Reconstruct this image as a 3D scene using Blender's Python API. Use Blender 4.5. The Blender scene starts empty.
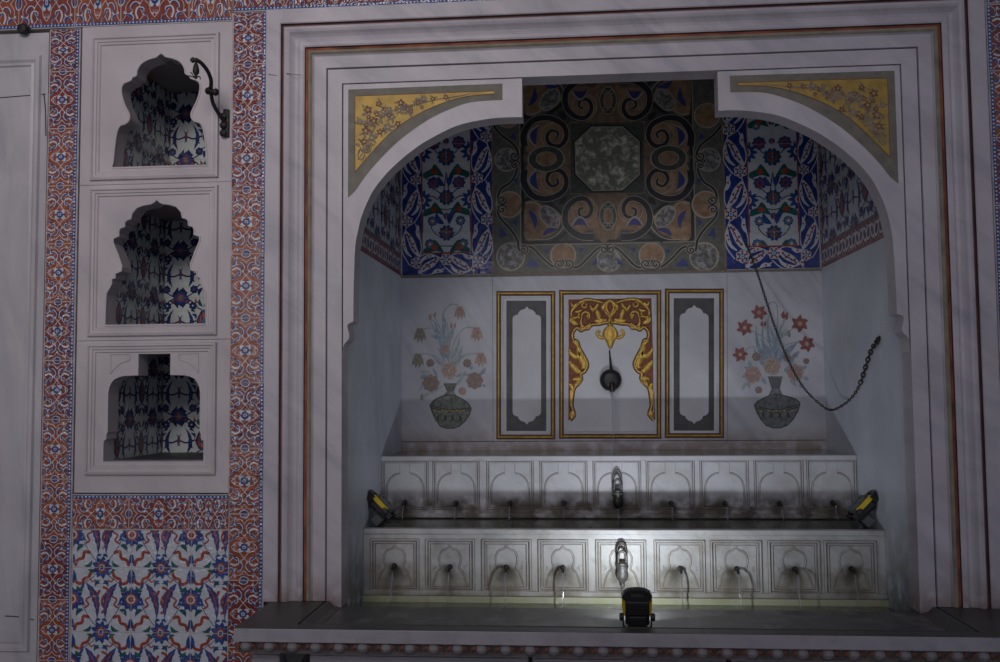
import bpy, bmesh, math, random
from mathutils import Vector, Matrix
from mathutils.geometry import tessellate_polygon
random.seed(7)
pi, sin, cos = math.pi, math.sin, math.cos
SC = bpy.context.scene
COL = SC.collection

# ------------------------------------------------------------------ camera
F = 950.0
CAM = Vector((-0.17683, -4.05378, 0.90398))
RT = Vector((0.99660767, 0.08185239, -0.0085643))
UP = Vector((0.01345312, -0.05936368, 0.99814576))
FW = Vector((-0.0811922, 0.99487494, 0.06026346))
cd = bpy.data.cameras.new('camera'); co = bpy.data.objects.new('camera', cd); COL.objects.link(co)
cd.sensor_fit = 'HORIZONTAL'; cd.sensor_width = 36.0; cd.lens = F * 36 / 1000
co.matrix_world = Matrix(((RT.x, UP.x, -FW.x, CAM.x), (RT.y, UP.y, -FW.y, CAM.y), (RT.z, UP.z, -FW.z, CAM.z), (0, 0, 0, 1)))
cd.clip_start = 0.05
SC.camera = co

def ray(px, py): return RT * ((px - 500) / F) + UP * ((331 - py) / F) + FW
def onY(px, py, Y=0.0):
    q = ray(px, py); p = CAM + q * ((Y - CAM.y) / q.y); return p.x, p.z
def onZ(px, py, Z):
    q = ray(px, py); p = CAM + q * ((Z - CAM.z) / q.z); return p.x, p.y
def onX(px, py, X):
    q = ray(px, py); p = CAM + q * ((X - CAM.x) / q.x); return p.y, p.z

# measured depths / heights of the fountain (metres)
B, U, L = 1.410, 0.829, 0.423
ZU, ZL, ZTRAY, ZWAT = 0.557, 0.246, -0.027, -0.088
ZTILE = 1.560
W = 1.2

# ------------------------------------------------------------------ materials
MATS = {}
def nt(name):
    m = bpy.data.materials.new(name); m.use_nodes = True
    t = m.node_tree; b = t.nodes['Principled BSDF']; MATS[name] = m
    return m, t, b
def N(t, kind, **kw):
    n = t.nodes.new(kind)
    for k, v in kw.items():
        if k.startswith('i_'): n.inputs[k[2:].replace('_', ' ')].default_value = v
        else: setattr(n, k, v)
    return n
def ramp(t, stops, interp='LINEAR'):
    r = t.nodes.new('ShaderNodeValToRGB'); cr = r.color_ramp; cr.interpolation = interp
    while len(cr.elements) < len(stops): cr.elements.new(0.5)
    for e, (p, c) in zip(cr.elements, stops):
        e.position = p; e.color = (*c, 1) if len(c) == 3 else c
    return r
def mixc(t, fac, a, b, mode='MIX'):
    m = t.nodes.new('ShaderNodeMix'); m.data_type = 'RGBA'; m.blend_type = mode
    for s, v in ((0, fac), (6, a), (7, b)):
        if isinstance(v, bpy.types.NodeSocket): t.links.new(v, m.inputs[s])
        elif isinstance(v, (int, float)): m.inputs[s].default_value = v
        else: m.inputs[s].default_value = (*v, 1)
    return m.outputs[2]

def plain(name, col, rough=0.5, metal=0.0, var=0.0, vs=8.0, bump=0.0, bs=30.0, spec=0.5):
    m, t, b = nt(name)
    b.inputs['Roughness'].default_value = rough; b.inputs['Metallic'].default_value = metal
    b.inputs['Specular IOR Level'].default_value = spec
    tc = N(t, 'ShaderNodeTexCoord')
    n = N(t, 'ShaderNodeTexNoise', i_Scale=vs, i_Detail=5.0)
    t.links.new(tc.outputs['Object'], n.inputs['Vector'])
    lo = tuple(max(0, c * (1 - var)) for c in col); hi = tuple(min(1, c * (1 + var)) for c in col)
    r = ramp(t, [(0.3, lo), (0.7, hi)]); t.links.new(n.outputs['Fac'], r.inputs['Fac'])
    t.links.new(r.outputs['Color'], b.inputs['Base Color'])
    if bump:
        n2 = N(t, 'ShaderNodeTexNoise', i_Scale=bs, i_Detail=3.0); t.links.new(tc.outputs['Object'], n2.inputs['Vector'])
        bp = N(t, 'ShaderNodeBump', i_Strength=bump, i_Distance=0.01)
        t.links.new(n2.outputs['Fac'], bp.inputs['Height']); t.links.new(bp.outputs['Normal'], b.inputs['Normal'])
    return m

def marble(name, col, vein, rough=0.38, scale=1.6, amt=0.6, rot=0.7, grime_shade=None, gz=None, gamt=0.8, patch=None, pamt=0.5, drips=None):
    m, t, b = nt(name)
    b.inputs['Roughness'].default_value = rough
    b.inputs['Specular IOR Level'].default_value = 0.3
    g = N(t, 'ShaderNodeNewGeometry')
    mp = N(t, 'ShaderNodeMapping', vector_type='TEXTURE'); mp.inputs['Rotation'].default_value = (0, rot, 0.2); mp.inputs['Scale'].default_value = (1, 1, 0.22)
    t.links.new(g.outputs['Position'], mp.inputs['Vector'])
    n1 = N(t, 'ShaderNodeTexNoise', i_Scale=scale, i_Detail=9.0, i_Roughness=0.6, i_Distortion=0.9)
    t.links.new(mp.outputs['Vector'], n1.inputs['Vector'])
    r1 = ramp(t, [(0.30, (1, 1, 1)), (0.47, (0.35, 0.35, 0.35)), (0.6, (0, 0, 0))]); t.links.new(n1.outputs['Fac'], r1.inputs['Fac'])
    mul = N(t, 'ShaderNodeMath', operation='MULTIPLY'); t.links.new(r1.outputs['Color'], mul.inputs[0]); mul.inputs[1].default_value = amt
    c = mixc(t, mul.outputs[0], col, vein)
    n2 = N(t, 'ShaderNodeTexNoise', i_Scale=3.3, i_Detail=6.0); t.links.new(g.outputs['Position'], n2.inputs['Vector'])
    r2 = ramp(t, [(0.3, (0.86, 0.85, 0.86)), (0.7, (1.06, 1.05, 1.05))]); t.links.new(n2.outputs['Fac'], r2.inputs['Fac'])
    c = mixc(t, 1.0, c, r2.outputs['Color'], 'MULTIPLY')
    if patch:
        n4 = N(t, 'ShaderNodeTexNoise', i_Scale=9.0, i_Detail=8.0, i_Roughness=0.65); t.links.new(g.outputs['Position'], n4.inputs['Vector'])
        r4 = ramp(t, [(0.5, (0, 0, 0)), (0.68, (1, 1, 1))]); t.links.new(n4.outputs['Fac'], r4.inputs['Fac'])
        mu = N(t, 'ShaderNodeMath', operation='MULTIPLY'); t.links.new(r4.outputs['Color'], mu.inputs[0]); mu.inputs[1].default_value = pamt
        c = mixc(t, mu.outputs[0], c, patch)
    if grime_shade:
        sp = N(t, 'ShaderNodeSeparateXYZ'); t.links.new(g.outputs['Position'], sp.inputs[0])
        mr = N(t, 'ShaderNodeMapRange'); mr.inputs['From Min'].default_value = gz[1]; mr.inputs['From Max'].default_value = gz[0]
        t.links.new(sp.outputs['Z'], mr.inputs['Value'])
        n3 = N(t, 'ShaderNodeTexNoise', i_Scale=14.0, i_Detail=7.0); t.links.new(g.outputs['Position'], n3.inputs['Vector'])
        r3 = ramp(t, [(0.26, (0, 0, 0)), (0.54, (1, 1, 1))]); t.links.new(n3.outputs['Fac'], r3.inputs['Fac'])
        mu = N(t, 'ShaderNodeMath', operation='MULTIPLY'); t.links.new(mr.outputs[0], mu.inputs[0]); t.links.new(r3.outputs['Color'], mu.inputs[1])
        mu2 = N(t, 'ShaderNodeMath', operation='MULTIPLY'); t.links.new(mu.outputs[0], mu2.inputs[0]); mu2.inputs[1].default_value = gamt
        c = mixc(t, mu2.outputs[0], c, grime_shade)
    if drips:
        dx0, dp, dz, dcol, damt = drips
        sp = N(t, 'ShaderNodeSeparateXYZ'); t.links.new(g.outputs['Position'], sp.inputs[0])
        def mth(op, a, v=None):
            n_ = N(t, 'ShaderNodeMath', operation=op); t.links.new(a, n_.inputs[0])
            if v is not None:
                if isinstance(v, float): n_.inputs[1].default_value = v
                else: t.links.new(v, n_.inputs[1])
            return n_.outputs[0]
        def mrg(a, f0, f1, t0, t1):
            n_ = N(t, 'ShaderNodeMapRange', interpolation_type='SMOOTHSTEP'); t.links.new(a, n_.inputs['Value'])
            for q_, v in (('From Min', f0), ('From Max', f1), ('To Min', t0), ('To Max', t1)): n_.inputs[q_].default_value = v
            return n_.outputs[0]
        nw = N(t, 'ShaderNodeTexNoise', i_Scale=11.0, i_Detail=6.0); t.links.new(g.outputs['Position'], nw.inputs['Vector'])
        wob = mth('MULTIPLY', mth('SUBTRACT', nw.outputs['Fac'], 0.5), 0.5)
        u = mth('ABSOLUTE', mth('ADD', mth('SUBTRACT', mth('FRACT', mth('ADD', mth('DIVIDE', mth('SUBTRACT', sp.outputs['X'], dx0), dp), 0.5)), 0.5), wob))
        zz = mth('ADD', sp.outputs['Z'], mth('MULTIPLY', wob, 0.12))
        core = mth('MULTIPLY', mrg(u, 0.03, 0.24, 1.0, 0.0), mth('MULTIPLY', mrg(zz, dz - 0.01, dz + 0.035, 1.0, 0.0), mrg(zz, dz - 0.09, dz - 0.01, 0.35, 1.0)))
        wide = mth('MULTIPLY', mrg(u, 0.22, 0.47, 0.9, 0.0), mrg(zz, dz - 0.06, dz + 0.015, 1.0, 0.0))
        r6 = ramp(t, [(0.35, (0.25, 0.25, 0.25)), (0.6, (1, 1, 1))]); n6 = N(t, 'ShaderNodeTexNoise', i_Scale=24.0, i_Detail=8.0, i_Roughness=0.65); t.links.new(g.outputs['Position'], n6.inputs['Vector']); t.links.new(n6.outputs['Fac'], r6.inputs['Fac'])
        c = mixc(t, mth('MULTIPLY', mth('MULTIPLY', wide, r6.outputs['Color']), damt), c, dcol[1])
        c = mixc(t, mth('MULTIPLY', core, damt), c, dcol[0])
    t.links.new(c, b.inputs['Base Color'])
    n5 = N(t, 'ShaderNodeTexNoise', i_Scale=45.0, i_Detail=5.0); t.links.new(g.outputs['Position'], n5.inputs['Vector'])
    bp = N(t, 'ShaderNodeBump', i_Strength=0.12, i_Distance=0.006); t.links.new(n5.outputs['Fac'], bp.inputs['Height'])
    t.links.new(bp.outputs['Normal'], b.inputs['Normal'])
    return m

def speckle(name, c1, c2, scale=30.0, thr=0.55, rough=0.45):
    m, t, b = nt(name); b.inputs['Roughness'].default_value = rough
    g = N(t, 'ShaderNodeNewGeometry')
    n = N(t, 'ShaderNodeTexNoise', i_Scale=scale, i_Detail=5.0, i_Roughness=0.62, i_Distortion=0.6); t.links.new(g.outputs['Position'], n.inputs['Vector'])
    r = ramp(t, [(thr - 0.12, c1), (thr, tuple((a + q) / 2 for a, q in zip(c1, c2))), (thr + 0.08, c2)]); t.links.new(n.outputs['Fac'], r.inputs['Fac'])
    t.links.new(r.outputs['Color'], b.inputs['Base Color'])
    return m

M_FRAME = marble('frame_marble', (0.60, 0.555, 0.59), (0.36, 0.35, 0.40), amt=0.7, grime_shade=(0.20, 0.13, 0.11), gz=(0.0, 0.14), gamt=0.7)
M_FRAME2 = marble('arch_marble', (0.62, 0.575, 0.60), (0.42, 0.40, 0.45), amt=0.65, rot=0.9)
M_PANEL = marble('panel_marble', (0.55, 0.52, 0.54), (0.36, 0.36, 0.40), amt=0.7, rot=1.45, scale=2.0)
M_NICHE = marble('niche_marble', (0.57, 0.52, 0.53), (0.44, 0.41, 0.44), amt=0.5, rot=0.9)
M_ALC = marble('alcove_marble', (0.56, 0.57, 0.62), (0.36, 0.37, 0.43), amt=0.75, rot=0.95, scale=1.4, grime_shade=(0.22, 0.15, 0.10), gz=(0.55, 0.68), gamt=0.8)
M_ALCS = marble('alcove_side_marble', (0.66, 0.70, 0.78), (0.48, 0.53, 0.61), amt=0.7, rot=1.5, scale=1.2, grime_shade=(0.10, 0.09, 0.07), gz=(-0.05, 0.45), gamt=0.75)
M_TIER_U = marble('upper_tier_marble', (0.56, 0.57, 0.60), (0.40, 0.40, 0.44), amt=0.5, grime_shade=(0.075, 0.062, 0.052), gz=(0.31, 0.405), gamt=1.0, patch=(0.34, 0.31, 0.28), pamt=0.4, drips=(onY(405, 484, U)[0], (onY(832, 484, U)[0] - onY(405, 484, U)[0]) / 8, onY(617, 503, U)[1], ((0.05, 0.042, 0.035), (0.16, 0.135, 0.11)), 0.85))  # band is grime plus painted shade darkening the tier's lower half
M_TIER_L = marble('lower_tier_marble', (0.52, 0.52, 0.51), (0.29, 0.31, 0.35), amt=0.6, grime_shade=(0.24, 0.22, 0.19), gz=(-0.06, 0.17), gamt=0.65, patch=(0.24, 0.215, 0.17), pamt=0.55, drips=(onY(394.5, 567, L)[0], (onY(851, 567, L)[0] - onY(394.5, 567, L)[0]) / 8, onY(621, 568, L)[1], ((0.05, 0.04, 0.025), (0.22, 0.20, 0.15)), 0.95))
M_LEDGE = marble('wet_ledge_stone', (0.16, 0.15, 0.14), (0.09, 0.09, 0.09), rough=0.3, amt=0.6)
M_CURB = marble('basin_curb_stone', (0.42, 0.42, 0.30), (0.30, 0.31, 0.20), rough=0.35, amt=0.6, patch=(0.30, 0.33, 0.16), pamt=0.6)
M_SHELF = marble('shelf_stone', (0.09, 0.086, 0.08), (0.06, 0.058, 0.055), rough=0.42, amt=0.6, scale=2.6)
M_TRAY = marble('tray_stone', (0.10, 0.096, 0.09), (0.065, 0.063, 0.06), rough=0.35, amt=0.7, scale=3, patch=(0.30, 0.29, 0.29), pamt=0.5)
M_SHELFE = marble('shelf_edge_marble', (0.42, 0.39, 0.42), (0.30, 0.29, 0.32), amt=0.6, patch=(0.26, 0.24, 0.25), pamt=0.5)
M_CRACK = plain('dark_joint', (0.05, 0.045, 0.04), 0.9, var=0.3)
M_GROOVE = plain('dark_groove_paint', (0.085, 0.055, 0.055), 0.8, var=0.4, vs=12)
M_REDL = plain('red_line_paint', (0.30, 0.085, 0.05), 0.7, var=0.55, vs=9)
M_OLIVE = plain('olive_line_paint', (0.27, 0.235, 0.17), 0.6, var=0.25, vs=14)
M_GREYB = plain('grey_painted_border', (0.175, 0.16, 0.125), 0.6, var=0.2, vs=20)
M_GOLDP = plain('gold_paint', (0.40, 0.255, 0.05), 0.5, metal=0.25, var=0.22, vs=18)
M_GILT = plain('gilding', (0.62, 0.40, 0.09), 0.36, metal=0.55, var=0.3, vs=60, bump=0.4, bs=160)
M_GILTF = plain('gilt_frame_gold', (0.46, 0.29, 0.05), 0.42, metal=0.45, var=0.3, vs=30)
M_BOLE = plain('red_brown_ground', (0.20, 0.06, 0.035), 0.7, var=0.3, vs=40)
M_MAROON = plain('maroon_line', (0.085, 0.035, 0.035), 0.7, var=0.2)
M_SLATE = plain('slate_inlay', (0.062, 0.06, 0.062), 0.5, var=0.35, vs=14)
M_CART = marble('cartouche_marble', (0.58, 0.58, 0.62), (0.48, 0.48, 0.52), amt=0.4)
M_BROWNF = plain('brown_flower_paint', (0.17, 0.07, 0.045), 0.6, var=0.4, vs=60)
M_GREYF = plain('grey_flower_paint', (0.20, 0.17, 0.14), 0.6, var=0.3, vs=60)
# glazes
def glaze(name, col, var=0.18, bump=0.4):
    return plain(name, col, 0.13, var=var, vs=22, bump=bump, bs=42, spec=0.5)
G_WHITE = glaze('white_glaze', (0.56, 0.58, 0.63), 0.08)
G_BLUE = glaze('cobalt_glaze', (0.028, 0.065, 0.24), 0.35)
G_DBLUE = glaze('dark_cobalt_glaze', (0.022, 0.03, 0.12), 0.4)
G_BGRD = glaze('blue_ground_glaze', (0.02, 0.04, 0.22), 0.35)
G_RED = glaze('red_glaze', (0.33, 0.062, 0.03), 0.3)
G_REDS = [glaze('red_ground_glaze_%s' % n, c, 0.28) for n, c in (('deep', (0.20, 0.033, 0.022)), ('brick', (0.23, 0.042, 0.025)), ('orange', (0.29, 0.068, 0.027)))]
G_GREEN = glaze('green_glaze', (0.02, 0.11, 0.10), 0.3)
G_TURQ = glaze('turquoise_glaze', (0.05, 0.30, 0.38), 0.2)
G_GROUT = plain('tile_grout', (0.46, 0.41, 0.40), 0.85, var=0.25, vs=12)
G_NWHITE = glaze('niche_white_glaze', (0.66, 0.70, 0.70), 0.10)
# inlay
I_GRD = plain('inlay_grey_green', (0.12, 0.125, 0.105), 0.42, var=0.3, vs=30)
I_ORG = plain('inlay_orange_marble', (0.31, 0.185, 0.105), 0.42, var=0.4, vs=22)
I_BRN = plain('inlay_brown_marble', (0.21, 0.135, 0.085), 0.42, var=0.35, vs=25)
I_NAVY = plain('inlay_black', (0.022, 0.022, 0.03), 0.4, var=0.3)
I_BLUE = plain('inlay_lapis', (0.04, 0.05, 0.22), 0.4, var=0.25)
I_LINE = plain('inlay_pale_line', (0.40, 0.36, 0.29), 0.5, var=0.2)
I_GRN = plain('inlay_dark_green', (0.065, 0.075, 0.062), 0.42, var=0.35, vs=40)
I_OCT = speckle('octagon_breccia', (0.19, 0.20, 0.15), (0.80, 0.74, 0.60), 26, 0.60)
I_SPK = speckle('inlay_breccia', (0.10, 0.10, 0.10), (0.40, 0.39, 0.38), 34, 0.54)
# mural paints
P_LEAF = plain('mural_leaf_paint', (0.30, 0.36, 0.38), 0.6, var=0.25, vs=40)
P_STEM = plain('mural_stem_paint', (0.29, 0.33, 0.33), 0.6, var=0.2, vs=40)
P_TULIP = plain('mural_tulip_paint', (0.40, 0.28, 0.24), 0.6, var=0.3, vs=60)
P_OLIV = plain('mural_olive_paint', (0.22, 0.22, 0.16), 0.6, var=0.35, vs=60)
P_ROSE = plain('mural_rose_paint', (0.40, 0.28, 0.25), 0.6, var=0.3, vs=70)
P_DROSE = plain('mural_dark_rose_paint', (0.27, 0.18, 0.17), 0.6, var=0.3, vs=70)
P_LILY = plain('mural_lily_paint', (0.25, 0.088, 0.078), 0.6, var=0.35, vs=60)
P_CREAM = plain('mural_cream_rose_paint', (0.42, 0.33, 0.28), 0.6, var=0.3, vs=70)
P_BLUEL = plain('mural_blue_leaf_paint', (0.24, 0.30, 0.38), 0.6, var=0.25, vs=40)
P_VASE = plain('mural_vase_paint', (0.15, 0.165, 0.15), 0.55, var=0.5, vs=45)
P_VASE2 = plain('mural_grey_vase_paint', (0.14, 0.155, 0.17), 0.55, var=0.45, vs=45)
P_VLINE = plain('mural_vase_line_paint', (0.06, 0.065, 0.06), 0.6, var=0.2)
P_VGOLD = plain('mural_vase_gold_paint', (0.40, 0.30, 0.10), 0.5, var=0.2)
# metals, plastics
M_IRON = plain('wrought_iron', (0.022, 0.02, 0.018), 0.55, metal=0.3, var=0.4, vs=60, bump=0.3, bs=90)
M_BRONZE = plain('dark_bronze', (0.04, 0.035, 0.03), 0.42, metal=0.6, var=0.5, vs=60)
M_TAPG = plain('grey_tap_metal', (0.13, 0.127, 0.122), 0.5, metal=0.35, var=0.4, vs=40)
M_BRASS = plain('worn_brass', (0.35, 0.26, 0.11), 0.4, metal=0.6, var=0.4, vs=40)
M_CHAIN = plain('chain_iron', (0.07, 0.06, 0.05), 0.45, metal=0.6, var=0.4, vs=90)
M_BLACK = plain('black_plastic', (0.012, 0.012, 0.014), 0.45, var=0.2)
M_DGREY = plain('dark_grey_plastic', (0.085, 0.09, 0.105), 0.5, var=0.15)
M_YEL = plain('yellow_plastic', (0.66, 0.46, 0.01), 0.4, var=0.08)
M_LENS = plain('lamp_lens', (0.10, 0.11, 0.13), 0.15, var=0.1)
M_STEEL = plain('bracket_steel', (0.20, 0.20, 0.21), 0.4, metal=0.7, var=0.2)
M_BEADW = plain('bead_plaster', (0.27, 0.25, 0.26), 0.6, var=0.3, vs=20)
M_BEADR = plain('bead_red_paint', (0.21, 0.085, 0.06), 0.7, var=0.4, vs=30)
M_BEADB = plain('bead_band_dark', (0.12, 0.10, 0.095), 0.8, var=0.4, vs=20)
M_PLAST = plain('rough_plaster', (0.33, 0.30, 0.29), 0.9, var=0.2, vs=6, bump=0.3)
M_FLOOR = plain('floor_stone', (0.42, 0.41, 0.42), 0.7, var=0.2, vs=3)
m, t, b = nt('lit_led'); b.inputs['Base Color'].default_value = (0.9, 0.9, 0.9, 1)
b.inputs['Emission Color'].default_value = (0.86, 0.95, 1.0, 1); b.inputs['Emission Strength'].default_value = 6.0
M_LED = m
m, t, b = nt('water'); b.inputs['Base Color'].default_value = (0.55, 0.60, 0.52, 1); b.inputs['Roughness'].default_value = 0.06
b.inputs['IOR'].default_value = 1.33; b.inputs['Transmission Weight'].default_value = 0.9
g = N(t, 'ShaderNodeNewGeometry'); n = N(t, 'ShaderNodeTexNoise', i_Scale=28.0, i_Detail=2.0); bp = N(t, 'ShaderNodeBump', i_Strength=0.25, i_Distance=0.006)
t.links.new(g.outputs['Position'], n.inputs['Vector']); t.links.new(n.outputs['Fac'], bp.inputs['Height']); t.links.new(bp.outputs['Normal'], b.inputs['Normal'])
M_WATER = m
m, t, b = nt('falling_water'); b.inputs['Base Color'].default_value = (0.75, 0.8, 0.85, 1); b.inputs['Roughness'].default_value = 0.12
b.inputs['IOR'].default_value = 1.33; b.inputs['Transmission Weight'].default_value = 0.95
M_JET = m

# ------------------------------------------------------------------ mesh building
class MB:
    def __init__(s): s.v = []; s.f = []; s.fm = []; s.mats = []
    def mi(s, m):
        if m not in s.mats: s.mats.append(m)
        return s.mats.index(m)
    def face(s, pts, m):
        k = len(s.v); s.v.extend([tuple(p) for p in pts]); s.f.append(list(range(k, k + len(pts)))); s.fm.append(s.mi(m))
    def faces(s, pts, idx, m):
        k = len(s.v); s.v.extend([tuple(p) for p in pts]); q = s.mi(m)
        for i in idx: s.f.append([k + j for j in i]); s.fm.append(q)
    def box(s, a, c, m, bev=0.0):
        x0, y0, z0 = a; x1, y1, z1 = c
        if bev <= 0:
            P = [(x0, y0, z0), (x1, y0, z0), (x1, y1, z0), (x0, y1, z0), (x0, y0, z1), (x1, y0, z1), (x1, y1, z1), (x0, y1, z1)]
            s.faces(P, [(0, 3, 2, 1), (4, 5, 6, 7), (0, 1, 5, 4), (1, 2, 6, 5), (2, 3, 7, 6), (3, 0, 4, 7)], m)
        else:
            bm = bmesh.new(); bmesh.ops.create_cube(bm, size=1.0)
            bmesh.ops.scale(bm, vec=(abs(x1 - x0), abs(y1 - y0), abs(z1 - z0)), verts=bm.verts)
            bmesh.ops.translate(bm, vec=((x0 + x1) / 2, (y0 + y1) / 2, (z0 + z1) / 2), verts=bm.verts)
            bmesh.ops.bevel(bm, geom=bm.edges[:], offset=bev, segments=2, profile=0.5, affect='EDGES')
            s.addbm(bm, m)
    def addbm(s, bm, m, mat=None):
        bm.verts.index_update(); k = len(s.v); q = s.mi(m)
        for v in bm.verts: s.v.append(tuple(mat @ v.co if mat else v.co))
        for f in bm.faces: s.f.append([k + v.index for v in f.verts]); s.fm.append(q)
        bm.free()
    def tube(s, pts, r, m, n=10, caps=True):
        pts = [Vector(p) for p in pts]; rs = r if isinstance(r, (list, tuple)) else [r] * len(pts)
        k = len(s.v); q = s.mi(m); up = None
        for i, p in enumerate(pts):
            d = (pts[min(i + 1, len(pts) - 1)] - pts[max(i - 1, 0)]).normalized()
            if up is None: up = d.orthogonal().normalized()
            up = (up - d * up.dot(d)).normalized(); w = d.cross(up)
            for j in range(n):
                a = 2 * pi * j / n; s.v.append(tuple(p + (up * cos(a) + w * sin(a)) * rs[i]))
        for i in range(len(pts) - 1):
            for j in range(n):
                s.f.append([k + i * n + j, k + i * n + (j + 1) % n, k + (i + 1) * n + (j + 1) % n, k + (i + 1) * n + j]); s.fm.append(q)
        if caps:
            s.f.append([k + j for j in range(n)][::-1]); s.fm.append(q)
            e = k + (len(pts) - 1) * n; s.f.append([e + j for j in range(n)]); s.fm.append(q)
    def lathe(s, prof, c, axis, m, n=24):
        """prof: (r, h) pairs along axis from point c"""
        c = Vector(c); ax = Vector(axis).normalized(); u = ax.orthogonal().normalized(); w = ax.cross(u)
        k = len(s.v); q = s.mi(m)
        for r, h in prof:
            for j in range(n):
                a = 2 * pi * j / n; s.v.append(tuple(c + ax * h + (u * cos(a) + w * sin(a)) * max(r, 1e-5)))
        for i in range(len(prof) - 1):
            for j in range(n):
                s.f.append([k + i * n + j, k + i * n + (j + 1) % n, k + (i + 1) * n + (j + 1) % n, k + (i + 1) * n + j]); s.fm.append(q)
        s.f.append([k + j for j in range(n)][::-1]); s.fm.append(q)
        e = k + (len(prof) - 1) * n; s.f.append([e + j for j in range(n)]); s.fm.append(q)
    def prism(s, outer, y0, y1, m, holes=(), ms=None):
        """outer / holes in (x,z); extruded from y0 (front) to y1"""
        ms = ms or m
        loops = [list(outer)] + [list(h) for h in holes]
        flat = [p for l in loops for p in l]
        tris = tessellate_polygon([[Vector((p[0], p[1], 0)) for p in l] for l in loops])
        n = len(flat)
        s.faces([(p[0], y0, p[1]) for p in flat], [tuple(t) for t in tris], m)
        s.faces([(p[0], y1, p[1]) for p in flat], [tuple(t)[::-1] for t in tris], m)
        for l in loops:
            for i in range(len(l)):
                a, c = l[i], l[(i + 1) % len(l)]
                s.face([(a[0], y0, a[1]), (a[0], y1, a[1]), (c[0], y1, c[1]), (c[0], y0, c[1])], ms)
    def build(s, name, parent=None, smooth=False, origin=None, fix=True):
        me = bpy.data.meshes.new(name)
        off = Vector(origin) if origin is not None else (Vector(parent['_o']) if parent is not None and '_o' in parent else Vector((0, 0, 0)))
        if parent is not None and origin is None:
            pass
        me.from_pydata([tuple(Vector(v) - off) for v in s.v], [], s.f)
        for m in s.mats: me.materials.append(m)
        me.polygons.foreach_set('material_index', s.fm)
        if smooth: me.polygons.foreach_set('use_smooth', [True] * len(s.f))
        if fix:
            bm = bmesh.new(); bm.from_mesh(me)
            bmesh.ops.remove_doubles(bm, verts=bm.verts, dist=1e-6)
            bmesh.ops.recalc_face_normals(bm, faces=bm.faces); bm.to_mesh(me); bm.free()
        me.update()
        if smooth:
            try: me.set_sharp_from_angle(angle=0.7)
            except Exception: pass
        o = bpy.data.objects.new(name, me); COL.objects.link(o)
        if parent is not None: o.parent = parent
        else: o.location = off
        if parent is not None and '_o' not in parent: pass
        o['_o'] = tuple(off)
        return o

def tag(o, label, cat, group=None, kind=None):
    o['label'] = label; o['category'] = cat
    if group: o['group'] = group
    if kind: o['kind'] = kind
    return o
def thing(name, loc, label, cat, group=None):
    o = bpy.data.objects.new(name, None); COL.objects.link(o); o.empty_display_size = 0.05
    o.location = loc; o['_o'] = tuple(loc)
    return tag(o, label, cat, group)
def structure(o):
    o['kind'] = 'structure'; return o
def dup(root, loc, label, group=None, rot=None, scale=None):
    r = root.copy(); COL.objects.link(r); r.location = loc; r['label'] = label
    if group: r['group'] = group
    if rot is not None: r.rotation_euler = rot
    if scale is not None: r.scale = scale
    def rec(a, b):
        for ch in [x for x in bpy.data.objects if x.parent == a]:
            c = ch.copy(); COL.objects.link(c); c.parent = b; rec(ch, c)
    rec(root, r)
    return r

# ------------------------------------------------------------------ 2-D drawing on surfaces
def smooth(pts, n=6, closed=False):
    P = [tuple(p) for p in pts]
    if len(P) < 3 and not closed: return P
    out = []; k = len(P); R = range(k if closed else k - 1)
    for i in R:
        p1, p2 = P[i], P[(i + 1) % k]
        p0 = P[(i - 1) % k] if closed or i > 0 else p1
        p3 = P[(i + 2) % k] if closed or i + 2 < k else p2
        for j in range(n):
            t = j / n
            out.append(tuple(0.5 * (2 * b_ + (c - a) * t + (2 * a - 5 * b_ + 4 * c - d) * t * t + (3 * b_ - a - 3 * c + d) * t ** 3) for a, b_, c, d in zip(p0, p1, p2, p3)))
    if not closed: out.append(P[-1])
    return out
def clip_poly(poly, rect):
    x0, z0, x1, z1 = rect
    for ax, lim, sg in ((0, x0, 1), (0, x1, -1), (1, z0, 1), (1, z1, -1)):
        out = []
        for i in range(len(poly)):
            a, c = poly[i - 1], poly[i]
            ia, ic = sg * (a[ax] - lim) >= 0, sg * (c[ax] - lim) >= 0
            if ia != ic:
                t = (lim - a[ax]) / (c[ax] - a[ax]); q = [a[0] + (c[0] - a[0]) * t, a[1] + (c[1] - a[1]) * t]; q[ax] = lim
                out.append(tuple(q))
            if ic: out.append(c)
        poly = out
        if len(poly) < 3: return []
    return poly

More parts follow.
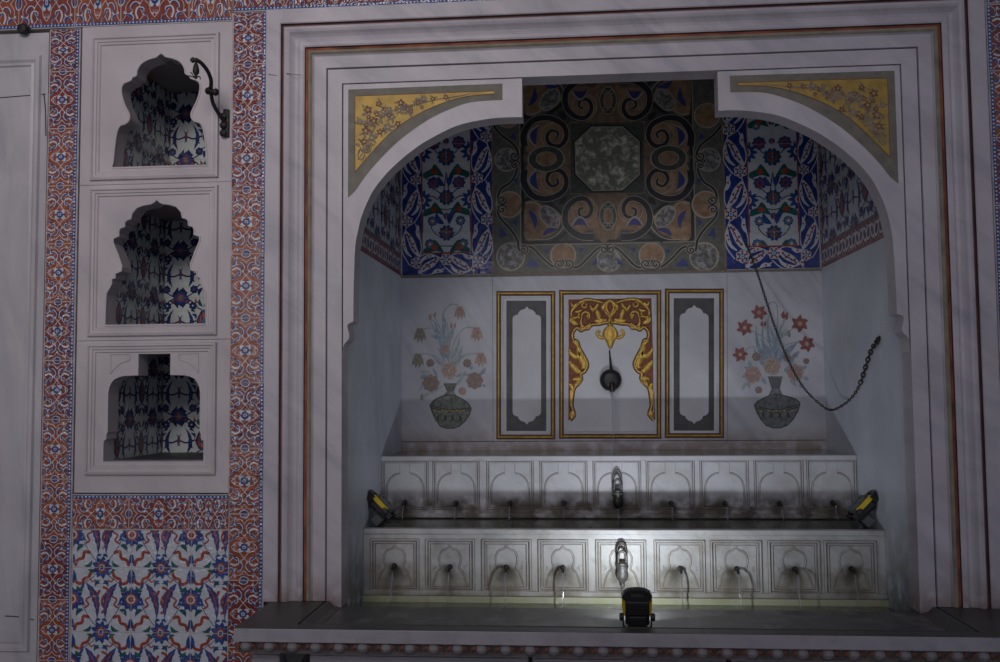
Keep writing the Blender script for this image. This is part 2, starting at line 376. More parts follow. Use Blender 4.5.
class Draw:
    """flat glaze / paint shapes laid on a plane; uv -> surface point by emb(x, z, lift)"""
    def __init__(s, mb, emb, clip=None, step=0.0005):
        s.mb, s.emb, s.clip, s.step, s.xf, s.n = mb, emb, clip, step, (lambda p: p), 0
    def raw(s, pts, m, l):
        if s.clip:
            pts = clip_poly(pts, s.clip)
            if len(pts) < 3: return
        s.mb.face([s.emb(p[0], p[1], l * s.step + s.n * 4e-6) for p in pts], m)
    def poly(s, pts, m, l=1, sm=0):
        s.n += 1
        if sm: pts = smooth(pts, sm, True)
        s.raw([s.xf(p) for p in pts], m, l)
    def rect(s, x0, z0, x1, z1, m, l=0): s.poly([(x0, z0), (x1, z0), (x1, z1), (x0, z1)], m, l)
    def ell(s, c, rx, ry, m, l=1, rot=0.0, n=18, lob=0, la=0.0, ph=0.0):
        pts = []
        for i in range(n):
            a = 2 * pi * i / n; k = 1 + (la * cos(lob * a + ph) if lob else 0)
            x, y = rx * k * cos(a), ry * k * sin(a)
            pts.append((c[0] + x * cos(rot) - y * sin(rot), c[1] + x * sin(rot) + y * cos(rot)))
        s.poly(pts, m, l)
    def ring(s, c, rx, ry, w, m, l=1, rot=0.0, n=24):
        s.stroke([(c[0] + rx * cos(a) * cos(rot) - ry * sin(a) * sin(rot), c[1] + rx * cos(a) * sin(rot) + ry * sin(a) * cos(rot)) for a in [2 * pi * i / n for i in range(n + 1)]], w, m, l, sm=0)
    def _rib(s, pts, w, sm):
        if sm: pts = smooth(pts, sm)
        pts = [s.xf(p) for p in pts]; k = len(pts); out = []
        for i, p in enumerate(pts):
            a, c = pts[max(i - 1, 0)], pts[min(i + 1, k - 1)]
            dx, dz = c[0] - a[0], c[1] - a[1]; d = math.hypot(dx, dz) or 1
            t = i / (k - 1)
            ww = w(t) if callable(w) else w
            out.append((p, (-dz / d, dx / d), ww / 2))
        return out
    def stroke(s, pts, w, m, l=1, sm=5):
        s.n += 1
        R = s._rib(pts, w, sm)
        for (p, n, h), (q, o, k) in zip(R[:-1], R[1:]):
            s.raw([(p[0] + n[0] * h, p[1] + n[1] * h), (p[0] - n[0] * h, p[1] - n[1] * h), (q[0] - o[0] * k, q[1] - o[1] * k), (q[0] + o[0] * k, q[1] + o[1] * k)], m, l)
    def relief(s, pts, w, hgt, m, base=0.0, sm=5):
        """raised rounded moulding following a line"""
        R = s._rib(pts, w, sm); prof = [(1, 0), (0.8, 0.6), (0.35, 0.95), (-0.35, 0.95), (-0.8, 0.6), (-1, 0)]
        mb = s.mb; k0 = len(mb.v); q = mb.mi(m)
        for p, n, h in R:
            for a, e in prof: mb.v.append(tuple(s.emb(p[0] + n[0] * h * a, p[1] + n[1] * h * a, base + e * hgt * min(1, 2 * h / (0.4 * (w(0.5) if callable(w) else w) + 1e-6)))))
        np_ = len(prof)
        for i in range(len(R) - 1):
            for j in range(np_ - 1):
                mb.f.append([k0 + i * np_ + j, k0 + (i + 1) * np_ + j, k0 + (i + 1) * np_ + j + 1, k0 + i * np_ + j + 1]); mb.fm.append(q)
        for e in (0, len(R) - 1):
            mb.f.append([k0 + e * np_ + j for j in range(np_)]); mb.fm.append(q)
    def leaf(s, p0, p1, w, bend, m, l=1, spine=None, sw=0.2, serr=0, line=None, n=12):
        dx, dz = p1[0] - p0[0], p1[1] - p0[1]; d = math.hypot(dx, dz) or 1e-6; nx, nz = -dz / d, dx / d
        mid = []; A = []; Bq = []
        for i in range(n + 1):
            t = i / n; o = bend * d * 4 * t * (1 - t)
            c = (p0[0] + dx * t + nx * o, p0[1] + dz * t + nz * o); mid.append(c)
            k = w * (sin(pi * min(1, t * 0.97 + 0.015)) ** 0.8) * (1.15 - 0.55 * t)
            if serr and i % 2: k *= 1 - serr
            A.append((c[0] + nx * k, c[1] + nz * k)); Bq.append((c[0] - nx * k, c[1] - nz * k))
        s.poly(A + Bq[::-1], m, l)
        if spine: s.leaf((p0[0] + dx * 0.12 + nx * bend * d * 0.42, p0[1] + dz * 0.12 + nz * bend * d * 0.42), (p0[0] + dx * 0.88 + nx * bend * d * 0.42, p0[1] + dz * 0.88 + nz * bend * d * 0.42), w * sw, bend * 0.76, spine, l + 1)
    def rosette(s, c, r, cols, l=1, n=8, ry=None, la=0.13):
        k = (ry or r) / r
        for i, (f, m) in enumerate(cols):
            s.ell(c, r * f, r * f * k, m, l + i, lob=(n if f > 0.45 else 0), la=la, n=(n * 4 if f > 0.45 else 14))
def facing(Y):       # drawing plane facing the viewer at depth Y
    return lambda x, z, lift: (x, Y - lift, z)
def on_left(X):      # plane at X facing +x; drawing x = depth
    return lambda y, z, lift: (X + lift, y, z)
def on_right(X):
    return lambda y, z, lift: (X - lift, y, z)

# ------------------------------------------------------------------ tile designs
def red_tile(D, x0, z0, x1, z1, ground, edge=None, vertical=True):
    """arabesque tile on red ground; edge = side of the blue beaded strip"""
    w_, h_ = x1 - x0, z1 - z0; D.n = 0
    st = 0.014
    D.xf = lambda p: p
    D.rect(x0, z0, x1, z1, ground, 1)
    ax0, az0, ax1, az1 = x0, z0, x1, z1
    if edge:
        if edge == 'r': s = (x1 - st, z0, x1, z1); ax1 -= st
        if edge == 'l': s = (x0, z0, x0 + st, z1); ax0 += st
        if edge == 'b': s = (x0, z0, x1, z0 + st); az0 += st
        if edge == 't': s = (x0, z1 - st, x1, z1); az1 -= st
        D.rect(*s, G_BLUE if edge != 'n' else G_WHITE, 2)
        n = int(round(max(w_, h_) / 0.0165))
        for i in range(n):
            t = (i + 0.5) / n
            c = (s[0] + (s[2] - s[0]) * t, (s[1] + s[3]) / 2) if edge in 'bt' else ((s[0] + s[2]) / 2, s[1] + (s[3] - s[1]) * t)
            D.ell(c, 0.0042, 0.0042, G_WHITE, 3, n=7)
    cx, cz, a, c_ = (ax0 + ax1) / 2, (az0 + az1) / 2, (ax1 - ax0) / 2, (az1 - az0) / 2
    clip0 = D.clip
    r = (ax0, az0, ax1, az1)
    D.clip = r if not clip0 else (max(r[0], clip0[0]), max(r[1], clip0[1]), min(r[2], clip0[2]), min(r[3], clip0[3]))
    if D.clip[0] < D.clip[2] and D.clip[1] < D.clip[3]:
        for su in (1, -1):
            for sv in (1, -1):
                if vertical: D.xf = lambda p: (cx + su * p[0] * a, cz + sv * p[1] * c_)
                else: D.xf = lambda p: (cx + sv * p[1] * a, cz + su * p[0] * c_)
                tw = 0.0026
                D.stroke([(0.86, 0), (0.62, 0.12), (0.3, 0.17), (0, 0.34)], tw, G_WHITE, 2)
                D.stroke([(0.0, 0.34), (0.35, 0.46), (0.72, 0.34), (1.0, 0.46)], tw, G_WHITE, 2)
                D.stroke([(1.02, 0.20), (0.80, 0.24), (0.66, 0.34), (0.44, 0.34), (0.40, 0.50), (0.64, 0.56), (0.92, 0.50)], 0.0080, G_WHITE, 3)
                D.stroke([(0.98, 0.21), (0.78, 0.25), (0.62, 0.34), (0.46, 0.36), (0.43, 0.49)], 0.0058, G_BLUE, 4)
                D.stroke([(0.22, 0.44), (0.14, 0.60), (0.34, 0.72), (0.60, 0.68), (0.72, 0.80), (0.56, 0.92)], 0.0072, G_WHITE, 3)
                D.stroke([(0.20, 0.50), (0.18, 0.60), (0.36, 0.70), (0.58, 0.69)], 0.0054, G_BLUE, 4)
                D.leaf((0.98, 0.64), (0.66, 0.96), 0.075, 0.25, G_WHITE, 3)
                D.leaf((0.95, 0.66), (0.68, 0.94), 0.055, 0.25, G_BLUE, 4)
                D.stroke([(0, 0.72), (0.3, 0.86), (0.7, 0.86), (1.0, 0.98)], tw, G_WHITE, 2)
                D.ell((0.0, 1.0), 0.32, 0.11, G_WHITE, 3, n=14); D.ell((0.0, 1.0), 0.25, 0.088, G_BLUE, 4, n=12); D.ell((0, 1.0), 0.1, 0.04, ground, 5, n=8)
                D.ell((0.62, 0.05), 0.10, 0.04, G_WHITE, 3, n=10); D.ell((0.60, 0.05), 0.07, 0.03, ground, 4, n=8)
                D.ell((0.22, 0.09), 0.17, 0.07, G_WHITE, 3, n=12)
        D.xf = (lambda p: (cx + p[0] * a, cz + p[1] * c_)) if vertical else (lambda p: (cx + p[1] * a, cz + p[0] * c_))
        D.ell((0, 0), 0.30, 0.11, G_BLUE, 5, n=16, lob=6, la=0.15); D.ell((0, 0), 0.13, 0.05, G_WHITE, 6, n=10); D.ell((0, 0), 0.07, 0.028, ground, 7, n=8)
    D.xf = lambda p: p; D.clip = clip0

def saz_tile(D, x0, z0, x1, z1):
    """white tile with blue rosettes, long feathery leaves and red cloud bands"""
    cx, cz, a, c = (x0 + x1) / 2, (z0 + z1) / 2, (x1 - x0) / 2, (z1 - z0) / 2; D.n = 0
    D.rect(x0, z0, x1, z1, G_WHITE, 1)
    clip0 = D.clip; r = (x0, z0, x1, z1)
    D.clip = r if not clip0 else (max(r[0], clip0[0]), max(r[1], clip0[1]), min(r[2], clip0[2]), min(r[3], clip0[3]))
    if D.clip[0] < D.clip[2] and D.clip[1] < D.clip[3]:
        big = [(1.0, G_BLUE), (0.62, G_WHITE), (0.54, G_RED), (0.36, G_BLUE), (0.16, G_RED)]
        D.xf = lambda p: (cx + p[0] * a, cz + p[1] * c)
        for sx in (1, -1):
            D.rosette((sx, 0.02), 0.34, [(1, G_BLUE), (0.56, G_RED), (0.40, G_WHITE), (0.26, G_RED)], 2, 12)
        for sz in (1, -1):
            D.rosette((0, sz), 0.30, [(1, G_BLUE), (0.52, G_RED), (0.3, G_WHITE), (0.2, G_BLUE)], 2, 9, la=0.2)
        for su in (1, -1):
            D.xf = lambda p: (cx + su * p[0] * a, cz + p[1] * c)
            D.leaf((0.52, 0.52), (0.14, -0.58), 0.150, -0.12, G_BLUE, 3, spine=G_RED, sw=0.25, serr=0.25)
            D.leaf((0.62, 0.56), (0.80, 0.30), 0.05, -0.2, G_BLUE, 3)
            D.stroke([(0.36, 0.10), (0.52, 0.0), (0.44, -0.16), (0.58, -0.26)], 0.008, G_RED, 2)
            D.leaf((0.06, 0.60), (0.22, 0.40), 0.06, 0.2, G_GREEN, 3)
            D.leaf((0.02, -0.62), (0.2, -0.70), 0.05, 0.2, G_BLUE, 3)
            D.stroke([(0.04, 0.40), (0.22, 0.30), (0.06, 0.08), (0.02, -0.12), (0.12, -0.3), (0.0, -0.42)] if su > 0 else [(0.06, 0.30), (0.14, 0.10), (0.10, -0.2)], 0.011, G_RED, 2)
            D.stroke([(0.34, 0.96), (0.44, 0.72), (0.62, 0.64), (0.66, 0.50), (0.86, 0.54), (0.95, 0.74)], 0.0135, G_RED, 2)
            D.stroke([(0.40, -0.56), (0.60, -0.52), (0.66, -0.72), (0.84, -0.78), (0.92, -0.97)], 0.0135, G_RED, 2)
            D.stroke([(0.2, 0.62), (0.32, 0.56), (0.42, 0.66)], 0.006, G_RED, 2)
            D.leaf((0.86, 0.42), (0.62, 0.28), 0.07, 0.2, G_GREEN, 3)
            D.leaf((0.62, -0.30), (0.86, -0.52), 0.08, 0.2, G_GREEN, 3, spine=G_BLUE)
            D.leaf((0.98, 0.5), (0.98, 0.95), 0.07, 0.1, G_BLUE, 3)
            D.leaf((0.34, -0.80), (0.62, -0.96), 0.07, -0.25, G_GREEN, 3)
            D.leaf((0.28, 0.80), (0.5, 0.94), 0.05, 0.2, G_GREEN, 3)
            D.leaf((0.98, -0.60), (0.90, -0.95), 0.06, 0.1, G_BLUE, 3)
            D.leaf((0.64, 0.06), (0.52, -0.20), 0.045, 0.2, G_BLUE, 3)
            D.leaf((0.22, 0.62), (0.02, 0.52), 0.045, 0.2, G_BLUE, 3)
            D.stroke([(0.68, -0.1), (0.55, -0.35), (0.3, -0.7), (0.2, -0.8)], 0.003, G_DBLUE, 2)
            D.stroke([(0.7, 0.18), (0.6, 0.5), (0.3, 0.7), (0.2, 0.82)], 0.003, G_DBLUE, 2)
    D.xf = lambda p: p; D.clip = clip0

def medallion_tile(D, x0, z0, x1, z1, white=None):
    """white tile with blue blossoms and red almond medallions"""
    white = white or G_NWHITE
    cx, cz, a, c = (x0 + x1) / 2, (z0 + z1) / 2, (x1 - x0) / 2, (z1 - z0) / 2; D.n = 0
    D.rect(x0, z0, x1, z1, white, 1)
    clip0 = D.clip; r = (x0, z0, x1, z1)
    D.clip = r if not clip0 else (max(r[0], clip0[0]), max(r[1], clip0[1]), min(r[2], clip0[2]), min(r[3], clip0[3]))
    if D.clip[0] < D.clip[2] and D.clip[1] < D.clip[3]:
        D.xf = lambda p: (cx + p[0] * a, cz + p[1] * c)
        for k in (-1, 1):
            D.poly([(k, -0.45), (k + 0.26, -0.1), (k + 0.2, 0.2), (k, 0.5), (k - 0.2, 0.2), (k - 0.26, -0.1)], G_DBLUE, 3, 4)
            D.poly([(k, -0.33), (k + 0.18, -0.08), (k + 0.14, 0.16), (k, 0.36), (k - 0.14, 0.16), (k - 0.18, -0.08)], G_RED, 4, 4)
            D.ell((k, 0.02), 0.09, 0.14, G_BLUE, 5); D.ell((k, 0.02), 0.04, 0.07, G_TURQ, 6, n=8)
        for sz in (1, -1):
            D.rosette((0, sz), 0.34, [(1, G_DBLUE), (0.72, G_BLUE), (0.44, G_RED), (0.2, G_TURQ)], 3, 9)
        for su in (1, -1):
            D.xf = lambda p: (cx + su * p[0] * a, cz + p[1] * c)
            D.leaf((0.36, -0.56), (0.28, 0.52), 0.10, -0.18, G_DBLUE, 3, spine=G_BLUE, sw=0.35, serr=0.2)
            D.leaf((0.06, -0.26), (0.12, 0.28), 0.055, 0.2, G_BLUE, 3, spine=G_RED, sw=0.3)
            D.rosette((0.56, 0.66), 0.17, [(1, G_DBLUE), (0.5, G_BLUE), (0.2, white)], 3, 7)
            D.rosette((0.60, -0.66), 0.17, [(1, G_DBLUE), (0.5, G_BLUE), (0.2, G_RED)], 3, 7)
            D.stroke([(0.3, 0.95), (0.5, 0.85), (0.8, 0.55), (0.95, 0.5)], 0.006, G_DBLUE, 2)
            D.stroke([(0.3, -0.95), (0.5, -0.85), (0.8, -0.5), (0.95, -0.45)], 0.006, G_DBLUE, 2)
            D.leaf((0.98, 0.62), (0.86, 0.96), 0.08, 0.2, G_GREEN, 3)
            D.leaf((0.98, -0.60), (0.82, -0.96), 0.09, -0.2, G_DBLUE, 3)
            D.leaf((0.52, 0.30), (0.70, 0.06), 0.07, 0.3, G_BLUE, 3)
            D.leaf((0.50, 0.02), (0.64, -0.34), 0.075, -0.2, G_DBLUE, 3)
            D.leaf((0.10, 0.56), (0.34, 0.80), 0.07, 0.2, G_DBLUE, 3)
            D.leaf((0.10, -0.56), (0.36, -0.82), 0.07, -0.2, G_DBLUE, 3)
            D.rosette((0.30, 0.86), 0.12, [(1, G_DBLUE), (0.5, G_RED)], 3, 6)
            D.leaf((0.80, 0.78), (0.66, 0.98), 0.05, 0.2, G_RED, 3)
            D.leaf((0.46, 0.46), (0.66, 0.36), 0.05, 0.2, G_DBLUE, 3)
            D.stroke([(0.02, 0.0), (0.3, -0.1), (0.5, -0.06), (0.72, 0.02)], 0.008, G_DBLUE, 2)
    D.xf = lambda p: p; D.clip = clip0

# ================================================================== THE SETTING
fl = MB(); fl.box((-5, -7, -0.80), (5, 0.3, -0.70), M_FLOOR); structure(fl.build('floor'))
wf = MB()          # masonry behind the facings of the front wall
XN0, XN1 = -2.397, -1.699
wf.box((-4.2, 0.032, -0.70), (-2.40, 0.9, 3.2), M_PLAST)
wf.box((-2.40, 0.032, -0.70), (-1.66, 0.9, 0.44), M_PLAST)
wf.box((-2.40, 0.032, 2.58), (-1.66, 0.9, 3.2), M_PLAST)
wf.box((-1.66, 0.032, -0.70), (-1.32, 0.9, 3.2), M_PLAST)
wf.box((1.32, 0.032, -0.70), (2.6, 0.9, 3.2), M_PLAST)
wf.box((-1.32, 0.031, 2.60), (1.32, 0.12, 3.2), M_PLAST)
structure(wf.build('wall_front'))
wb = MB(); wb.box((-1.30, B, -0.3), (1.30, B + 0.12, 2.80), M_ALC); structure(wb.build('wall_back'))
wl = MB(); wl.box((-1.31, 0.128, -0.3), (-W, B - 0.001, 2.76), M_ALCS); structure(wl.build('wall_left'))
wr = MB(); wr.box((W, 0.128, -0.3), (1.31, B - 0.001, 2.76), M_ALCS); structure(wr.build('wall_right'))
ce = MB(); ce.box((-1.31, 0.131, 2.765), (1.31, B - 0.001, 2.85), M_PLAST); structure(ce.build('ceiling'))

# ================================================================== LEFT WALL FACINGS
def wall_slab_border(mb, x0, z0, x1, z1, prof, m, closed=True):
    """mitred mould: prof = (inset, y, material of the band that follows)"""
    def rect(o): return [(x0 + o, z0 + o), (x1 - o, z0 + o), (x1 - o, z1 - o), (x0 + o, z1 - o)]
    for (o, y, mm), (p, y2, _) in zip(prof[:-1], prof[1:]):
        A, C = rect(o), rect(p)
        for i in range(4):
            j = (i + 1) % 4
            mb.face([(A[i][0], y, A[i][1]), (A[j][0], y, A[j][1]), (C[j][0], y2, C[j][1]), (C[i][0], y2, C[i][1])], mm or m)
XP = -2.555
zpt = 2.538
mp_ = thing('marble_panel', (-3.3, 0, -0.7), 'tall grey veined marble panel at the far left edge, beside the red tile column', 'wall panel')
k = MB(); k.box((-4.1, 0.0, -0.7), (XP, 0.028, zpt), M_PANEL); k.build('slab', mp_)
k = MB(); xm = onY(37, 300)[0]; zm1 = onY(20, 56)[1]; zm0 = onY(20, 652)[1]
wall_slab_border(k, -4.0, zm0, xm, zm1, [(0, 0, None), (0.006, -0.012, None), (0.022, -0.012, None), (0.034, -0.003, None), (0.046, -0.008, None), (0.052, 0.0, None)], M_PANEL)
k.build('moulding', mp_)
k = MB(); D = Draw(k, facing(0.0))
D.stroke([onY(-30, 100), onY(10, 97), onY(46, 94)], 0.005, M_CRACK, 1); k.build('crack', mp_, fix=False); k = MB(); D = Draw(k, facing(0.0)); D.stroke([onY(5, 616), onY(20, 617), onY(34, 620)], 0.005, M_CRACK, 1); k.build('crack', mp_, fix=False); k = MB(); D = Draw(k, facing(0.0))
D.stroke([onY(44, 94), onY(45.5, 110), onY(46, 136)], 0.006, M_CRACK, 1)
k.build('crack', mp_, fix=False)

kn = thing('metal_knob', (*onY(26, 31)[:1], -0.0, onY(26, 31)[1]), 'small dark metal stub in the wall joint above the far left marble panel', 'knob')
x, z = onY(26, 31); k = MB(); k.lathe([(0.012, 0.01), (0.016, 0.02), (0.024, 0.03), (0.026, 0.04), (0.02, 0.05), (0.0, 0.054)], (x, 0.012, z), (0, -1, 0), M_IRON, 16); k.build('head', kn, True)
k = MB(); k.tube([(x - 0.012, -0.01, z + 0.012), (x - 0.03, -0.015, z + 0.02)], 0.006, M_IRON, 8); k.tube([(x + 0.012, -0.01, z - 0.002), (x + 0.022, -0.012, z + 0.014)], 0.006, M_IRON, 8); k.build('prong', kn, True)

def tile_column(x0, x1, ztop, zbot, hgt, edge, name, label, group, first=None, hole=None):
    mb = MB(); mb.box((x0 - 0.004, 0.0, zbot), (x1 + 0.004, 0.027, ztop), G_GROUT)
    D = Draw(mb, facing(0.0), (x0, zbot, x1, ztop), step=0.0006)
    z = ztop; i = 0
    while z > zbot:
        h = first if (i == 0 and first) else hgt
        jx = random.uniform(-0.002, 0.002)
        red_tile(D, x0 + 0.002 + jx, z - h + 0.0025, x1 - 0.002 + jx, z - 0.0025, random.choice(G_REDS), edge)
        z -= h; i += 1
    o = mb.build(name, fix=False); return tag(o, label, 'tile border', group)
def tile_row(xs, z0, z1, edge, name, label, group, y=0.0):
    mb = MB(); mb.box((xs[0], y, z0 - 0.003), (xs[-1], y + 0.027, z1 + 0.003), G_GROUT)
    D = Draw(mb, facing(y), (xs[0], z0, xs[-1], z1), step=0.0006)
    for a, c in zip(xs[:-1], xs[1:]): red_tile(D, a + 0.002, z0 + 0.002, c - 0.002, z1 - 0.002, random.choice(G_REDS), edge, vertical=False)
    return tag(mb.build(name, fix=False), label, 'tile border', group)
GB = 'red arabesque tile borders'
tile_column(XP + 0.008, XN0 - 0.012, 2.552, -0.70, 0.262, 'r', 'tile_border', 'vertical red and blue tile border between the far left marble panel and the wall niches', GB, first=0.197)
tile_column(XN1 + 0.004, -1.543, 2.594, -0.70, 0.284, 'r', 'tile_border', 'vertical red and blue tile border between the wall niches and the marble portal frame', GB, first=0.236)
tile_column(1.552, 1.71, 2.595, -0.70, 0.284, 'l', 'tile_border', 'vertical red and blue tile border at the right edge beyond the portal frame', GB, first=0.1)
za = onY(100, 493)[1]; zb = 0.298
tile_row([XN0 - 0.006, onY(129, 510)[0], onY(189, 510)[0], XN1 + 0.002], zb + 0.004, 0.452, 't', 'tile_border', 'short horizontal red tile border right under the lowest wall niche', GB)
xs = [-2.98, onY(19, 10)[0], onY(75, 10)[0], onY(121, 10)[0]]
xs.append(onY(189, 10)[0]); xs.append(XN1 + 0.0)
tile_row(xs, 2.560, 2.78, 'b', 'tile_border', 'horizontal red tile border along the top edge above the wall niches', GB)
xs = [XN1 + 0.004 + 0.232 * i for i in range(16)]
tile_row(xs, 2.600, 2.80, 'b', 'tile_border', 'horizontal red tile border along the top edge above the portal frame', GB)

# the large blue-and-white tiles below
mb = MB(); x0, x1, z0, z1 = XN0 - 0.006, XN1 + 0.002, -0.70, zb
mb.box((x0, 0.0, z0), (x1, 0.027, z1), G_GROUT); D = Draw(mb, facing(0.0), (x0, z0, x1, z1), step=0.0006)
xc0 = onY(131.6, 570)[0]; T = 0.268; TZ = 0.278; zc0 = onY(131, 567.5)[1]
for i in range(-1, 2):
    for j in range(-4, 1):
        saz_tile(D, xc0 + i * T + 0.0016, zc0 + j * TZ + 0.0016, xc0 + (i + 1) * T - 0.0016, zc0 + (j + 1) * TZ - 0.0016)
tag(mb.build('tilework', fix=False), 'white tile panel with blue rosettes and long leaves at lower left', 'tile panel')

# ------------------------------------------------------------------ wall niches
N1 = [(0, 1), (.06, .985), (.11, .967), (.28, .948), (.43, .911), (.51, .855), (.53, .81), (.61, .796), (.64, .77), (.79, .743), (.84, .697), (.82, .623), (.75, .54), (.67, .474), (.66, .427), (.73, .39), (.85, .372), (.92, .316), (.965, .186), (1, 0)]
N2 = [(0, 1), (.05, .98), (.11, .964), (.27, .955), (.4, .937), (.5, .892), (.524, .847), (.6, .838), (.645, .82), (.645, .784), (.733, .775), (.764, .748), (.756, .712), (.867, .694), (.875, .658), (.778, .568), (.69, .468), (.70, .432), (.82, .414), (.82, .378), (.89, .369), (.89, .333), (1, .252), (1, 0)]
N3 = [(.32, 1), (.32, .8), (.60, .797), (.71, .785), (.80, .765), (.86, .733), (.90, .69), (.92, .64), (.92, .274), (.945, .253), (.945, .21), (1, .19), (1, 0)]
GN = 'marble wall niches'
specs = [
 (N1, 159.6, 166.8, 53.0, 0.219, 2.556, onY(155, 183.5)[1], onY(155, 35)[1], onY(155, 179.5)[1], 'topmost of three marble wall niches, ogee arch with one smooth lobed curve, tiled inside'),
 (N2, 155.2, 325.0, 199.0, 0.229, onY(155, 183.5)[1], onY(155, 340)[1], onY(155, 186.5)[1], onY(155, 336)[1], 'middle of three marble wall niches, pointed arch with small stepped scallops, tiled inside'),
 (N3, 153.0, 461.5, 353.8, 0.227, onY(155, 340)[1], 0.46, onY(155, 343)[1], onY(155, 475)[1], 'lowest of three marble wall niches, flat keyhole opening with square notch on top'),
]
def catm(pts): return pts
for sh, cx_, yb, yt, hw, zt, z0, mz1, mz0, lab in specs:
    xc, zbt = onY(cx_, yb); zap = onY(cx_, yt)[1]
    root = thing('wall_niche', (xc, 0.0, z0), lab, 'wall niche', GN)
    R_ = [(xc + u * hw, zbt + v * (zap - zbt)) for u, v in sh]
    L_ = [(xc - u * hw, zbt + v * (zap - zbt)) for u, v in sh if u > 0]
    if sh is N1: R_ = smooth(R_, 3); L_ = smooth(([R_[0]] + L_) , 3)[1:] ; L_ = [q for q in L_]
    loop = R_ + L_[::-1]
    k = MB(); k.prism([(XN0, z0 + 0.001), (XN1, z0 + 0.001), (XN1, zt - 0.001), (XN0, zt - 0.001)], 0.0, 0.095, M_NICHE, [loop])
    k.build('surround', root)
    k = MB(); wall_slab_border(k, XN0 + 0.050, mz0, XN1 - 0.055, mz1, [(0, 0, None), (0.003, -0.014, None), (0.012, -0.017, None), (0.016, -0.011, None), (0.026, -0.010, None), (0.029, -0.005, None), (0.038, -0.006, None), (0.042, 0.0, None)], M_NICHE)
    k.build('moulding', root)
    k = MB(); D = Draw(k, facing(0.0)); P = loop + [loop[0]]
    if sh is not N3: D.relief(P, 0.010, 0.004, M_NICHE, 0, 0)
    else:
        for s in (-1, 1):
            fr = [(xc + s * 0.115, zap - 0.0), (xc + s * 0.20, zap - 0.0), (xc + s * 0.20, zap - 0.085)]
            if s == 1: k.build('carved_edge', root); k = MB(); D = Draw(k, facing(0.0))
            D.relief(fr, 0.008, 0.004, M_NICHE, 0, 0); D.relief([(xc + s * 0.115, zap), (xc + s * 0.115, zap - 0.025), (xc + s * 0.155, zap - 0.04), (xc + s * 0.185, zap - 0.065), (xc + s * 0.20, zap - 0.085)], 0.008, 0.004, M_NICHE, 0, 4)
    k.build('carved_edge', root)
    # tiled recess
    xa, xb, dp, zc = xc - hw, xc + hw + 0.015, 0.60, zap + (0.012 if sh is not N1 else -0.012)
    if sh is N1: zc = zap + 0.012
    k = MB()
    D = Draw(k, on_left(xa), (0.095, zbt, dp, zc), 0.0006); zz = zbt - 0.06
    while zz < zc:
        for q in range(-1, 3): medallion_tile(D, dp - (q + 1) * 0.24 + 0.001, zz + 0.001, dp - q * 0.24 - 0.001, zz + 0.239)
        zz += 0.24
    D = Draw(k, facing(dp), (xa, zbt, xb, zc), 0.0006); zz = zbt - 0.06
    while zz < zc:
        for q in range(0, 3): medallion_tile(D, xa + (q - 0.15) * 0.24 + 0.001, zz + 0.001, xa + (q + 0.85) * 0.24 - 0.001, zz + 0.239)
        zz += 0.24
    D = Draw(k, on_right(xb), (0.095, zbt, dp, zc), 0.0006); zz = zbt - 0.06
    while zz < zc:
        for q in range(-1, 3): medallion_tile(D, dp - (q + 1) * 0.24 + 0.001, zz + 0.001, dp - q * 0.24 - 0.001, zz + 0.239)
        zz += 0.24
    k.build('tile_lining', root, fix=False)
    k = MB(); k.box((xa - 0.005, 0.095, zbt - 0.02), (xa - 0.001, dp + 0.004, zc), G_GROUT); k.box((xa - 0.001, dp + 0.001, zbt - 0.02), (xb + 0.001, dp + 0.008, zc), G_GROUT)
    k.box((xb + 0.001, 0.095, zbt - 0.02), (xb + 0.005, dp + 0.004, zc), G_GROUT); k.build('recess_wall', root)
    k = MB(); k.box((xa, 0.095, zbt - 0.02), (xb, dp, zbt), M_SLATE); k.build('recess_floor', root)
    k = MB(); k.box((xa, 0.095, zc), (xb, dp, zc + 0.02), M_PLAST); k.build('recess_ceiling', root)

# ------------------------------------------------------------------ iron bracket
YB = -0.005
bx, bz = onY(227, 122)
ib = thing('iron_bracket', (bx, 0.0, bz), 'black wrought iron hook bracket curling out from the wall beside the topmost niche', 'bracket')
# the arm stands out from the wall towards the viewer and the left
def P3(px, py, Y): x, z = onY(px, py, Y); return (x, Y, z)
k = MB(); pts = [P3(226, 124, -0.012), P3(219, 114, -0.05), P3(213, 103, -0.09), P3(211, 90, -0.13), P3(211, 80, -0.16), P3(207, 70, -0.20), P3(200, 62, -0.235), P3(194.5, 60, -0.25)]
k.tube(smooth(pts, 6), 0.0085, M_IRON, 10); k.build('arm', ib, True)
k = MB(); k.box((bx - 0.013, -0.016, bz - 0.07), (bx + 0.013, 0.0, bz + 0.055), M_IRON, 0.004)
for d in (-0.055, -0.02, 0.02): k.lathe([(0.014, 0), (0.018, 0.01), (0.010, 0.02), (0.0, 0.024)], (bx - 0.006, -0.014, bz + d), (-0.5, -1, 0), M_IRON, 10)
k.build('wall_plate', ib, True)
k = MB(); q = Vector(P3(212, 91.5, -0.125)); k.lathe([(0.0, -0.03), (0.013, -0.027), (0.017, -0.018), (0.010, -0.008), (0.014, 0), (0.010, 0.008), (0.017, 0.018), (0.013, 0.027), (0.0, 0.03)], q, (1, -0.2, -0.25), M_IRON, 12); k.build('collar', ib, True)
k = MB(); q = Vector(P3(196, 68, -0.25)); k.lathe([(0.0, 0.045), (0.008, 0.04), (0.009, 0.03), (0.004, 0.024), (0.010, 0.01), (0.014, -0.01), (0.013, -0.022), (0.006, -0.03), (0.007, -0.042), (0.0, -0.05)], q, (0, 0, 1), M_IRON, 14)
q2 = Vector(P3(193, 60, -0.25)); k.lathe([(0.0, -0.014), (0.011, -0.006), (0.012, 0.004), (0.0, 0.014)], q2, (0, 0, 1), M_IRON, 12); k.build('finial', ib, True)
